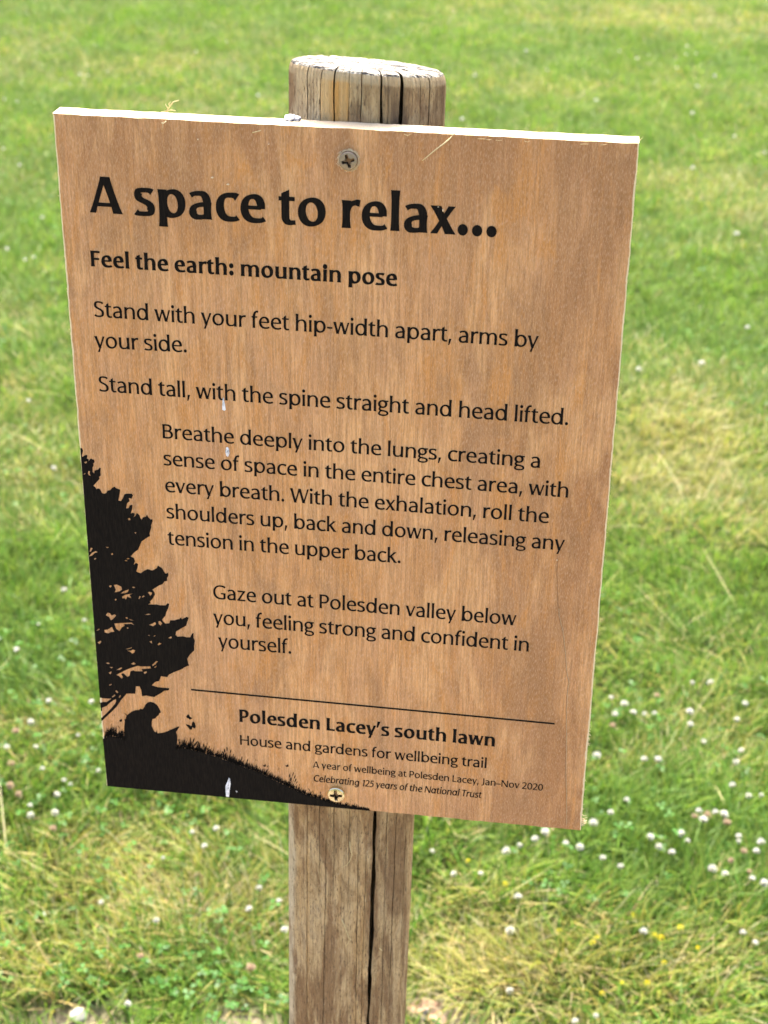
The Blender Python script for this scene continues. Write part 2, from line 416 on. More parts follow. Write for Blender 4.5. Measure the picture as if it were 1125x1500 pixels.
class Glyph:
    def __init__(s, V, H): s.V, s.H, s.polys = V, H, []
    def nib(s, pts, w0=1.0, w1=1.0, closed=False, nibang=14):
        d = np.gradient(pts, axis=0)
        if closed: d[0] = d[-1] = pts[1] - pts[-2]
        L = np.hypot(d[:, 0], d[:, 1]) + 1e-9; t = d / L[:, None]
        ang = np.arctan2(t[:, 1], t[:, 0]) - math.radians(nibang)
        wd = np.sqrt((s.V * np.sin(ang)) ** 2 + (s.H * np.cos(ang)) ** 2)
        u = np.linspace(0, 1, len(pts)); wd = wd * (w0 + (w1 - w0) * u)
        nn = np.stack([-t[:, 1], t[:, 0]], 1) * wd[:, None] / 2
        s.polys.append(('strip', pts + nn, pts - nn))
    def stem(s, x, y0, y1, w=1.0):
        v = s.V * w / 2; ys = np.linspace(y0, y1, 9); u = np.abs(np.linspace(-1, 1, 9)) ** 3
        hw = v * (0.93 + 0.20 * u)
        s.polys.append(('strip', np.stack([x - hw, ys], 1), np.stack([x + hw, ys], 1)))
    def bar(s, x0, x1, y, w=1.0):
        h = s.H * w / 2
        s.polys.append(('strip', np.array([[x0, y - h], [x1, y - h]]), np.array([[x0, y + h], [x1, y + h]])))
    def diag(s, x0, y0, x1, y1, wt):           # horizontal-cut diagonal
        L = math.hypot(x1 - x0, y1 - y0); hw = wt * L / abs(y1 - y0) / 2
        ys = np.linspace(y0, y1, 7); xs = np.linspace(x0, x1, 7); f = 0.93 + 0.20 * np.abs(np.linspace(-1, 1, 7)) ** 3
        s.polys.append(('strip', np.stack([xs - hw * f, ys], 1), np.stack([xs + hw * f, ys], 1)))
    def dot(s, x, y, r):
        a_ = np.linspace(0, math.pi, 12)
        s.polys.append(('strip', np.stack([x + r * np.cos(a_), y + r * np.sin(a_)], 1), np.stack([x + r * np.cos(a_), y - r * np.sin(a_)], 1)))
    def ring(s, cx, cy, rx, ry, rot=0):
        k = 0.575; P = []
        q = [((rx, 0), (rx, k * ry), (k * rx, ry), (0, ry)), ((0, ry), (-k * rx, ry), (-rx, k * ry), (-rx, 0)),
             ((-rx, 0), (-rx, -k * ry), (-k * rx, -ry), (0, -ry)), ((0, -ry), (k * rx, -ry), (rx, -k * ry), (rx, 0))]
        P = np.concatenate([bez(*qq)[:-1] for qq in q] + [np.array([[rx, 0.]])]) + np.array([cx, cy])
        s.nib(P, closed=True)

def glyph(ch, V, H, italic=False):
    g = Glyph(V, H); v, h = V / 2, H / 2; e_ = V - 88; ov = 9
    sb, rb = 58 + e_ * .05, 36                      # side bearings: stem, round
    lb = rbear = sb; w = 400
    top, bot = X + ov - h, h - ov
    def arch(x0, x1, w1=1.0, y=X):                  # stem at x0, arch to stem x1
        g.nib(path((x0 + v * .15, y * .62), ('C', x0 + v * .5, y * .86, x0 + (x1 - x0) * .34, y + ov - h, x0 + (x1 - x0) * .60, y + ov - h), ('h', x1, y * .62), ('L', x1, y * .45)), w0=.75)
        g.stem(x1, 0, y * .50)
    if ch in 'bdpq' or (italic and ch == 'a'):
        w = 520 + e_ * .75; left = ch in 'bp'
        cx = w * .5 + (12 if left else -12)
        g.ring(cx, X / 2, w / 2 - v - 6, X / 2 + ov - h)
        sx = v if left else w - v
        lo, hi = {'b': (0, ASC), 'd': (0, ASC), 'p': (DSC, X), 'q': (DSC, X), 'a': (0, X)}[ch]
        g.stem(sx, lo, hi)
        lb, rbear = (sb, rb) if left else (rb, sb)
    elif ch == 'a':
        w = 425 + e_ * .8; sx = w - v
        g.stem(sx, 0, X * .62)
        g.nib(path((sx, X * .55), ('v', w * .53, top), ('C', w * .36, top, w * .22, X * .93, w * .10, X * .84)), w1=1.0)
        g.nib(path((sx, X * .555), ('C', w * .70, X * .53, v + 2, X * .56, v + 2, X * .27), ('v', w * .43, bot), ('C', w * .60, bot, w * .74, X * .08, sx, X * .23)))
        lb, rbear = rb, sb
    elif ch in 'cC':
        if ch == 'c': w, T = 425 + e_ * .6, X
        else: w, T = 600 + e_ * .6, CAP
        tp = T + ov - h
        g.nib(path((w - 10, T * .86), ('C', w * .86, T * .955, w * .74, tp, w * .60, tp), ('h', v, T / 2), ('v', w * .62, bot), ('C', w * .76, bot, w * .90, T * .055, w - 2, T * .14)), w0=1.05, w1=1.05)
        lb, rbear = rb, 18
    elif ch == 'e':
        w = 478 + e_ * .65
        g.bar(v * 1.2, w - v * 1.0, X * .535, .82)
        g.nib(path((w - v * .95, X * .50), ('L', w - v * .95, X * .57), ('v', w * .53, top), ('h', v, X / 2), ('v', w * .60, bot), ('C', w * .74, bot, w * .88, X * .06, w - 14, X * .15)), w1=1.0)
        lb, rbear = rb, 28
    elif ch == 'f':
        w = 300 + e_ * .5; sx = w * .36
        g.stem(sx, 0, X * .9)
        g.nib(path((sx, X * .86), ('v', w * .86, ASC + 12 - h), ('L', w + 14, ASC + 2 - h)), w1=1.1)
        g.bar(4, w * .88, X - h * .85, .9); lb, rbear = 16, 2
    elif ch == 'g' and not italic:
        w = 470 + e_ * .6
        g.ring(w * .45, X * .675, w * .45 - v * .9, X * .325 + ov - h * .9)
        g.bar(w * .66, w + 6, X - h * .9, .85)
        g.nib(path((w * .26, X * .40), ('C', w * .12, X * .30, w * .08, X * .16, w * .34, X * .105), ('C', w * .62, X * .07, w * .93, X * .07, w * .93, -.13 * X), ('v', w * .48, DSC - 8 + h), ('h', v * .85, -.16 * X), ('C', v * .85, -.06 * X, w * .22, X * .06, w * .36, X * .10)), 0.92, 0.8)
        lb, rbear = 26, 14
    elif ch == 'g':
        w = 520 + e_ * .75
        g.ring(w * .5 - 12, X / 2, w / 2 - v - 6, X / 2 + ov - h); g.stem(w - v, 0, X)
        g.nib(path((w - v, 20), ('L', w - v, -20), ('v', w * .46, DSC + h), ('L', w * .12, DSC + h + 16)))
        lb, rbear = rb, sb
    elif ch in 'hn':
        w = 478 + e_ * .95; g.stem(v, 0, ASC if ch == 'h' else X); arch(v, w - v)
    elif ch == 'm':
        w = 760 + e_ * 1.6; g.stem(v, 0, X); arch(v, w / 2); arch(w / 2, w - v)
    elif ch == 'r':
        w = 300 + e_ * .8; g.stem(v, 0, X)
        g.nib(path((v * 1.2, X * .60), ('C', v * 1.5, X * .84, w * .56, X * 1.0 - h, w * .82, X - h * .75), ('L', w + 8, X - h * 1.05)), w0=.8, w1=1.2); rbear = 8
    elif ch == 'u':
        w = 474 + e_ * .95; g.stem(w - v, 0, X)
        g.stem(v, X * .42, X); g.nib(path((v, X * .55), ('L', v, X * .36), ('v', w * .40, bot), ('C', w * .64, bot, w * .80, X * .12, w - v * 1.15, X * .34)), w1=.78)
    elif ch == 'i':
        w = V; g.stem(v, 0, X); g.dot(v, ASC - V * .62, V * .62)
    elif ch == 'l':
        w = V; g.stem(v, 0, ASC)
    elif ch == 'k':
        w = 450 + e_ * .8; g.stem(v, 0, ASC); g.diag(v * 1.4, X * .46, w * .82, X, V * .72); g.diag(w - v * 1.1, 0, w * .34, X * .60, V * 1.0); rbear = 4
    elif ch == 't':
        w = 315 + e_ * .55; sx = w * .40
        g.polys.append(('strip', np.array([[sx - v, X * .95], [sx - v * .96, X * 1.12]]), np.array([[sx + v, X * .95], [sx + v, X * 1.26]])))
        g.nib(path((sx, X), ('L', sx, X * .30), ('v', w * .74, bot), ('L', w, H * .62 - ov)), w1=.95)
        g.bar(0, w * .96, X - h * .85, .9); lb, rbear = 12, 14
    elif ch == 's':
        w = 372 + e_ * .65; q = X / 2
        g.nib(path((w * .90, X * .865), ('C', w * .78, X * .95, w * .64, top, w * .52, top), ('C', w * .22, top, v * .9, X * .90, v * .9, X * .735), ('C', v * .9, X * .50, w - v * .9, X * .55, w - v * .9, X * .275), ('C', w - v * .9, X * .10, w * .72, bot, w * .44, bot), ('C', w * .28, bot, w * .14, X * .05, w * .04, X * .13)), nibang=4)
        lb, rbear = 32, 30
    elif ch in 'vy':
        w = 470 + e_ * .8; a0 = V * .50
        g.diag(a0, X, w * .5, 0, V * 1.0)
        if ch == 'v': g.diag(w * .5, 0, w - a0 * .7, X, V * .66)
        else:
            sl = (w - a0 * .7 - w * .5) / X
            g.diag(w * .5 + sl * DSC - 6, DSC, w - a0 * .7, X, V * .68)
        lb = rbear = 6
    elif ch == 'w':
        w = 720 + e_ * 1.2; a0 = V * .5
        g.diag(a0, X, w * .28, 0, V); g.diag(w * .28, 0, w * .5, X, V * .62); g.diag(w * .5, X, w * .73, 0, V); g.diag(w * .73, 0, w - a0 * .7, X, V * .62)
        lb = rbear = 6
    elif ch == 'x':
        w = 450 + e_ * .8; g.diag(V * .56, X, w - V * .56, 0, V); g.diag(V * .40, 0, w - V * .45, X, V * .62); lb = rbear = 10
    elif ch == 'z':
        w = 415 + e_ * .6; g.bar(18, w - 6, X - h); g.bar(4, w, h); g.diag(V * .52, h, w - V * .55, X - h, V * .82); lb = rbear = 24
    elif ch == 'o':
        w = 535 + e_ * .75; g.ring(w / 2, X / 2, w / 2 - v, X / 2 + ov - h); lb = rbear = rb
    # capitals
    elif ch == 'A':
        w = 640 + e_ * .8; g.diag(V * .34, 0, w * .5 - V * .12, CAP, V * .66); g.diag(w * .5 + V * .06, CAP, w - V * .55, 0, V * 1.03); g.bar(w * .20, w * .82, CAP * .235, .85); lb = rbear = 6
    elif ch == 'B':
        w = 500 + e_ * .7; g.stem(v, 0, CAP)
        g.nib(path((v, CAP - h), ('L', w * .46, CAP - h), ('h', w * .90 - v, CAP * .75), ('v', w * .46, CAP * .53), ('L', v, CAP * .53)))
        g.nib(path((v, CAP * .53), ('L', w * .52, CAP * .53), ('h', w - v, CAP * .27), ('v', w * .48, h), ('L', v, h))); rbear = rb
    elif ch == 'F':
        w = 420 + e_ * .6; g.stem(v, 0, CAP); g.bar(v, w, CAP - h); g.bar(v, w * .90, CAP * .49, .95); rbear = 16
    elif ch == 'G':
        w = 640 + e_ * .6
        g.nib(path((w - 18, CAP * .86), ('C', w * .86, CAP * .95, w * .74, CAP + ov - h, w * .58, CAP + ov - h), ('h', v, CAP / 2), ('v', w * .60, bot), ('C', w * .76, bot, w * .88, CAP * .04, w - v, CAP * .09)))
        g.stem(w - v, CAP * .07, CAP * .46); g.bar(w * .62, w - v, CAP * .46 - h, .9); lb, rbear = rb, 44
    elif ch == 'H':
        w = 610 + e_ * .9; g.stem(v, 0, CAP); g.stem(w - v, 0, CAP); g.bar(v, w - v, CAP * .52, .95)
    elif ch == 'J':
        w = 270 + e_ * .6; g.stem(w - v, CAP * .15, CAP)
        g.nib(path((w - v, CAP * .25), ('L', w - v, CAP * .16), ('C', w - v, -20, w * .45, -50, w * .05, -62)))
        lb = 10
    elif ch == 'L':
        w = 410 + e_ * .6; g.stem(v, 0, CAP); g.bar(v, w, h); rbear = 14
    elif ch == 'N':
        w = 640 + e_ * .9; g.stem(v * .8, 0, CAP, .8); g.stem(w - v * .8, 0, CAP, .8); g.diag(V * .5, CAP, w - V * .5, 0, V)
    elif ch == 'P':
        w = 470 + e_ * .7; g.stem(v, 0, CAP)
        g.nib(path((v, CAP - h), ('L', w * .46, CAP - h), ('h', w - v, CAP * .70), ('v', w * .46, CAP * .415), ('L', v, CAP * .415))); rbear = 18
    elif ch == 'S':
        w = 450 + e_ * .65
        tp = CAP + ov - h
        g.nib(path((w * .92, CAP * .87), ('C', w * .80, CAP * .95, w * .66, tp, w * .52, tp), ('C', w * .22, tp, v, CAP * .91, v, CAP * .745), ('C', v, CAP * .50, w - v, CAP * .56, w - v, CAP * .255), ('C', w - v, CAP * .10, w * .74, bot, w * .46, bot), ('C', w * .30, bot, w * .16, CAP * .04, w * .04, CAP * .12)), nibang=4)
        lb, rbear = 36, 32
    elif ch == 'T':
        w = 500 + e_ * .6; g.stem(w / 2, 0, CAP); g.bar(0, w, CAP - h); lb = rbear = 10
    elif ch == 'W':
        w = 900 + e_ * 1.2; a0 = V * .5
        g.diag(a0, CAP, w * .28, 0, V); g.diag(w * .28, 0, w * .5, CAP, V * .62); g.diag(w * .5, CAP, w * .73, 0, V); g.diag(w * .73, 0, w - a0 * .7, CAP, V * .62); lb = rbear = 4
    # figures and points
    elif ch == '0':
        w = 510 + e_ * .6; g.ring(w / 2, CAP / 2, w / 2 - v, CAP / 2 + ov - h); lb = rbear = 28
    elif ch == '1':
        w = 290 + e_ * .5; g.stem(w - v - 20, 0, CAP); g.diag(w * .16, CAP * .80, w - v - 20, CAP * .96, V * .6); lb, rbear = 40, 60
    elif ch == '2':
        w = 460 + e_ * .5
        g.nib(path((w * .06, CAP * .84), ('C', w * .20, CAP * .96, w * .34, CAP + ov - h, w * .48, CAP + ov - h), ('h', w - v * 1.3, CAP * .74), ('C', w - v * 1.3, CAP * .50, w * .40, CAP * .28, w * .10, h * 1.2)))
        g.bar(w * .02, w, h); lb = rbear = 30
    elif ch == '5':
        w = 440 + e_ * .5
        g.bar(w * .18, w * .92, CAP - h); g.stem(w * .22, CAP * .52, CAP, .8)
        g.nib(path((w * .16, CAP * .55), ('C', w * .30, CAP * .64, w - v, CAP * .68, w - v, CAP * .33), ('v', w * .42, bot), ('L', w * .02, CAP * .055))); lb = rbear = 34
    elif ch == '.':
        w = V * 1.2; g.dot(w / 2, V * .60 - 6, V * .62); lb = rbear = 46
    elif ch == ':':
        w = V * 1.2; g.dot(w / 2, V * .60 - 6, V * .62); g.dot(w / 2, X - V * .55, V * .62); lb = rbear = 52
    elif ch == ',':
        w = V * 1.2; g.polys.append(('strip', np.array([[V * .22, V * 1.1], [V * .0, -V * 1.25]]), np.array([[V * 1.25, V * 1.1], [V * .45, -V * 1.25]]))); lb, rbear = 40, 46
    elif ch == '’':
        w = V * 1.2; g.polys.append(('strip', np.array([[V * .25, ASC], [V * .0, ASC - V * 1.9]]), np.array([[V * 1.2, ASC], [V * .42, ASC - V * 1.9]]))); lb, rbear = 26, 26
    elif ch == '-':
        w = 250; g.bar(0, w, X * .46, 1.0); lb = rbear = 34
    elif ch == '–':
        w = 480; g.bar(0, w, X * .46, .9); lb = rbear = 10
    elif ch == ' ':
        w = 180 + e_ * .1; lb = rbear = 32
    return g.polys, lb, w, rbear

STY = {'title': (176, 88, False), 'bold': (182, 92, False), 'reg': (118, 72, False), 'small': (122, 78, False), 'ital': (132, 84, True)}
def set_line(txt, style, p0, p1, cap_px):
    V, H, it = STY[style]
    b0 = np.array(on_board(*p0)); b1 = np.array(on_board(*p1)); up = np.array(on_board(p0[0], p0[1] - cap_px))
    S = np.linalg.norm(up - b0) / CAP
    adv = []; xx = 0; gl = []
    for i, ch in enumerate(txt):
        polys, lb, w_, rbr = glyph(ch, V, H, it)
        if i == 0: xx = -0
        else: xx += lb
        gl.append((polys, xx)); last = xx + w_; xx += w_ + rbr
    ux = (b1 - b0); L = np.linalg.norm(ux); ux = ux / L; uz = np.array([-ux[1], ux[0]])
    sx = L / last
    print('LINE', txt[:14], 'cap mm %.2f' % (S * CAP * 1000), 'condense %.3f' % (sx / S))
    VV, FF = [], []; k = 0
    for polys, x0 in gl:
        for (_, A, B) in polys:
            base = len(VV); n = len(A); dy = (k % 4) * 0.000012; k += 1
            for P in (A, B):
                for (x, y) in P:
                    xs = (x + x0 + (0.17 * y if it else 0)) * sx
                    q = b0 + ux * xs + uz * (y * S)
                    VV.append((q[0], q[1], dy))
            for i in range(n - 1):
                FF.append([base + i, base + i + 1, base + n + i + 1, base + n + i])
    return VV, FF
def text_block(name, lines):
    VV, FF = [], []
    for ln in lines:
        v_, f_ = set_line(*ln); o = len(VV)
        VV += v_; FF += [[i + o for i in f] for f in f_]
    def ccw(f):
        s = 0
        for i in range(len(f)):
            x0, z0, _ = VV[f[i]]; x1, z1, _ = VV[f[(i + 1) % len(f)]]; s += x0 * z1 - x1 * z0
        return s > 0
    FF = [f if ccw(f) else f[::-1] for f in FF]
    return print_mesh(name, VV, FF)
text_block('title_lettering', [('A space to relax...', 'title', (132.5, 310.9), (727, 347.3), 53.2)])
text_block('subheading_lettering', [('Feel the earth: mountain pose', 'bold', (133.8, 389.9), (581.4, 419.0), 22.9)])
text_block('paragraph_lettering', [('Stand with your feet hip-width apart, arms by', 'reg', (138.8, 463.6), (788, 509.6), 22.6),
                                   ('your side.', 'reg', (139.6, 509.0), (273.8, 514.9 + 1.2), 22.4)])
text_block('paragraph_lettering', [('Stand tall, with the spine straight and head lifted.', 'reg', (145.8, 572.9), (831.8, 622.7), 21.9)])
text_block('paragraph_lettering', [('Breathe deeply into the lungs, creating a', 'reg', (238.7, 641.7), (790.6, 685.4), 20.6),
                                   ('sense of space in the entire chest area, with', 'reg', (240.2, 681.2), (831.8, 728.8), 20.5),
                                   ('every breath. With the exhalation, roll the', 'reg', (242.4, 720.3), (803.4, 766.4), 20.4),
                                   ('shoulders up, back and down, releasing any', 'reg', (244.6, 758.9), (826.4, 806.4), 20.3),
                                   ('tension in the upper back.', 'reg', (246.2, 797.4), (586.6, 824.9), 20.2)])
text_block('paragraph_lettering', [('Gaze out at Polesden valley below', 'reg', (312.6, 876.6), (755.6, 916.2), 19.9),
                                   ('you, feeling strong and confident in', 'reg', (313.0, 913.4), (774.2, 954.4), 19.8),
                                   ('yourself.', 'reg', (320.4, 948.2), (426.6, 957.5), 19.7)])
text_block('footer_heading_lettering', [('Polesden Lacey’s south lawn', 'bold', (351.0, 1057.2), (724.6, 1093.4), 18.2)])
text_block('footer_lettering', [('House and gardens for wellbeing trail', 'small', (351.9, 1090.6), (712.4, 1124.9), 14.0)])
text_block('small_print_lettering', [('A year of wellbeing at Polesden Lacey, Jan–Nov 2020', 'small', (458.5, 1124.2), (795.2, 1158.2), 9.4),
                                     ('Celebrating 125 years of the National Trust', 'ital', (459.0, 1144.2), (704.6, 1168.8), 9.4)])
def bpts(lst, ox, oy, s): return [on_board(ox + x / s, oy + y / s) for x, y in lst]
poly_print('rule_line', [[on_board(280, 1008.9), on_board(280, 1011.2), on_board(812.6, 1061.2), on_board(812.6, 1058.9)]])

# ------------------------------------------------------------------ printed picture: tree, reader, meadow, butterflies
Z1 = (110, 650, 11.25); Z2 = (120, 730, 9.375); Z3 = (125, 820, 8.036); Z4 = (135, 890, 7.031); Z5 = (140, 1010, 11.25); Z6 = (200, 1020, 11.25)
tree = bpts([(85,72),(115,70),(132,110),(122,160),(112,190),(120,215),(160,190),(198,180),(205,205),(195,240),(222,250),(228,290),(240,260),(265,240),(290,258),(315,262),(325,300),(300,325),(308,350),(290,390),(290,460),(315,490),(320,440),(380,425),(400,395),(425,400),(418,470),(425,520),(395,545),(405,575),(375,610),(330,660),(300,690),(335,715),(355,750),(375,733),(410,745),(430,780),(445,812),(480,825),(515,810),(535,772),(585,760),(610,725),(655,705),(675,730),(745,755),(730,850),(715,935),(755,945),(790,895),(815,830),(850,822),(935,822),(955,850),(930,905),(885,890),(900,945),(860,975),(840,1065),(885,1060),(900,1015),(935,1005)], *Z1)
tree += bpts([(695,95),(690,150),(670,205),(700,198),(720,205),(725,225),(710,260),(735,240),(755,200),(775,215),(795,235),(800,265),(822,295),(835,262),(880,250),(893,225),(915,260),(945,290),(968,285),(972,310),(950,370),(955,390),(945,430),(930,480),(935,515),(885,545),(820,590),(800,640),(775,700),(715,745),(670,795),(715,820),(730,860),(710,915),(745,885),(772,900),(765,950),(745,1000),(770,1015),(810,1028),(850,995),(905,970),(965,990),(1030,955),(1045,920)], *Z2)
tree += bpts([(865,72),(905,100),(940,160),(960,160),(975,148),(980,180),(962,215),(965,245),(930,255),(910,285),(870,300),(790,350),(815,385),(820,410),(790,460),(760,490),(770,510),(735,525),(770,525),(840,525),(880,535),(945,535),(970,510),(988,520),(975,570),(950,625),(945,655),(905,700)], *Z3)
tree += bpts([(728,138),(755,165),(795,160),(805,130),(850,130),(880,120),(900,118),(915,98),(925,120),(975,92),(995,105),(980,145),(970,185),(915,215),(865,245),(860,280),(880,300),(935,295),(975,305),(1010,305),(1030,265),(1045,262),(1045,310),(1058,340),(1050,400),(1052,440),(1010,480),(980,525),(990,575),(1000,595),(960,610),(920,635),(840,665),(790,690),(775,715),(710,705),(690,755),(650,765),(615,800),(680,820),(745,825),(795,830),(790,850),(745,855),(700,885),(640,920),(600,915),(560,905),(515,912),(505,850),(490,810),(450,810),(445,885),(355,885),(300,950)], *Z4)
tree += bpts([(345,285),(270,360),(190,435),(104,518),(92,472),(190,380),(262,305),(320,235),(340,195),(335,160),(300,172),(240,215),(185,268),(105,300),(108,352),(90,352),(80,250),(78,215),(140,203),(180,205),(262,150),(150,145),(70,132)], *Z5)
holes = [bpts(l, *Z3) for l in [
    [(335,295),(370,290),(425,315),(432,350),(405,370),(345,383),(360,350)], [(415,395),(450,370),(515,345),(500,378),(470,392)],
    [(432,435),(470,410),(565,395),(520,412),(545,450),(520,445),(495,430),(478,468),(462,450),(440,455)],
    [(242,650),(265,620),(290,628),(310,655),(345,640),(362,655),(335,690),(302,712),(282,675)],
    [(340,748),(455,742),(545,738),(578,770),(540,752),(455,757),(465,775),(430,795),(402,838),(365,812)],
    [(225,825),(265,820),(315,788),(325,815),(345,845),(300,850),(270,865),(230,855)],
    [(750,765),(790,750),(820,730),(835,755),(800,782)], [(860,725),(880,718),(905,745),(888,772),(865,755)],
    [(695,645),(745,632),(772,638),(745,648)], [(145,970),(185,950),(185,970),(165,992)], [(975,918),(1010,900),(1022,915),(1000,928)],
    [(735,385),(750,375),(785,385),(780,405),(765,425),(752,400)], [(665,435),(685,418),(710,435),(690,432),(675,445)], [(625,460),(640,425),(652,430),(640,458)],
    [(278,310),(295,298),(312,305),(298,328)], [(345,465),(360,456),(370,468),(355,482)], [(550,320),(575,315),(588,328),(565,332)],
    [(475,1050),(545,1030),(548,1036),(500,1052)], [(490,1068),(540,1068),(560,1055),(588,1065),(575,1090),(552,1105),(530,1082)],
    [(850,998),(870,975),(895,985),(880,996),(862,1005)], [(755,960),(780,955),(788,985),(772,975)], [(472,680),(490,672),(502,690),(488,694)], [(510,695),(575,712),(540,712)],
    [(130,835),(160,812),(172,815),(150,830)], [(488,800),(500,792),(510,804),(498,812)]]]
holes += [bpts(l, *Z4) for l in [
    [(250,692),(330,650),(400,620),(470,598),(500,605),(600,605),(605,625),(510,632),(520,655),(440,655),(430,645),(395,655),(385,700),(365,712),(320,672),(300,685),(318,715),(305,730),(280,705)],
    [(618,590),(660,550),(678,552),(650,585),(625,602)], [(400,578),(430,562),(450,580),(425,588)], [(530,665),(560,655),(565,670),(540,682)], [(200,920),(235,893),(238,905),(212,924)],
    [(250,640),(300,615),(310,622),(285,640)], [(142,568),(165,565),(185,575),(160,580)], [(178,610),(215,612),(200,625)], [(170,670),(200,655),(195,678),(185,685)], [(640,612),(665,598),(660,610),(645,620)],
    [(240,858),(250,850),(270,870),(258,882)], [(275,920),(290,900),(297,905),(285,930)], [(175,795),(200,785),(203,792),(182,802)]]]
holes += [bpts(l, *Z1) for l in [[(148,300),(200,290),(190,315),(170,325)], [(212,485),(225,445),(245,455),(238,490),(258,525),(230,518)], [(142,500),(165,482),(172,490),(152,506)]]]
holes += [bpts(l, *Z2) for l in [[(630,278),(660,268),(668,295),(645,300)], [(722,465),(748,465),(738,488)], [(105,728),(125,675),(148,685),(120,735)], [(98,795),(140,745),(190,722),(220,738),(175,748),(140,785)],
    [(328,665),(375,668),(350,682)], [(400,765),(415,750),(430,765),(412,777)], [(610,830),(635,818),(658,828),(630,835)], [(588,850),(605,845),(630,858),(600,862)], [(165,832),(185,815),(197,825),(178,842)]]]
rh = random.Random(3)
cand = []
for _ in range(70):
    px, py = rh.choice([(rh.uniform(152, 178), rh.uniform(960, 1015)), (rh.uniform(150, 235), rh.uniform(925, 950)), (rh.uniform(165, 230), rh.uniform(955, 985))])
    cand.append((px, py))
def inside(pt, lp):
    x, y = pt; c = False; j = len(lp) - 1
    for i in range(len(lp)):
        (xi, yi), (xj, yj) = lp[i], lp[j]
        if (yi > y) != (yj > y) and x < (xj - xi) * (y - yi) / (yj - yi) + xi: c = not c
        j = i
    return c
centres = [(sum(p[0] for p in h_) / len(h_), sum(p[1] for p in h_) / len(h_), max(math.dist(h_[0], q) for q in h_)) for h_ in holes]
for px, py in cand:
    a_ = rh.uniform(-.6, .2); L = rh.uniform(1.0, 3.0); q = rh.uniform(.5, .9)
    lp = [(px - L * math.cos(a_), py - L * math.sin(a_)), (px, py - q), (px + L * math.cos(a_), py + L * math.sin(a_)), (px + .2, py + q)]
    b = [on_board(*p) for p in lp]; cx_, cz_ = on_board(px, py)
    if not all(inside(p, tree) for p in b): continue
    if any(math.hypot(cx_ - c[0], cz_ - c[1]) < c[2] + .0016 for c in centres): continue
    holes.append(b); centres.append((cx_, cz_, .0012))
def bxz(p, q, t): return (p[0] + (q[0] - p[0]) * t, p[1] + (q[1] - p[1]) * t)
poly_print('tree_silhouette', [tree] + holes)

reader = bpts([(470,840),(470,700),(475,600),(485,520),(475,495),(480,485),(492,490),(503,450),(512,432),(480,390),(488,388),(522,420),(545,400),(600,360),(660,338),(720,335),(735,315),(775,325),(800,295),(820,250),(860,212),(900,200),(960,215),(1010,250),(1045,300),(1065,340),(1078,380),(1055,385),(1040,420),(1000,450),(990,475),(940,485),(930,520),(925,600),(945,640),(970,690),(1000,705),(1005,665),(1015,690),(1020,720)], *Z5)
reader += bpts([(345,607),(440,597),(540,562),(545,540),(560,552),(620,525),(690,495),(708,500),(680,545),(650,590),(670,640),(674,720),(660,800),(650,905),(300,990),(-200,990)], *Z6)
poly_print('reader_silhouette', [reader], y=-0.00018)
TOPL = [(150.5,1080),(160,1075),(172,1077),(183,1082),(200,1086),(240,1094),(258,1096),(266,1092),(280,1096),(290,1098),(300,1101),(318,1106),(335,1113),(350,1118),(370,1126),(385,1131),(397,1138),(410,1144),(425,1151),(440,1158.5),(455,1164),(475,1170.5),(490,1175),(505,1178),(520,1181),(535,1184.6),(544,1187.4)]
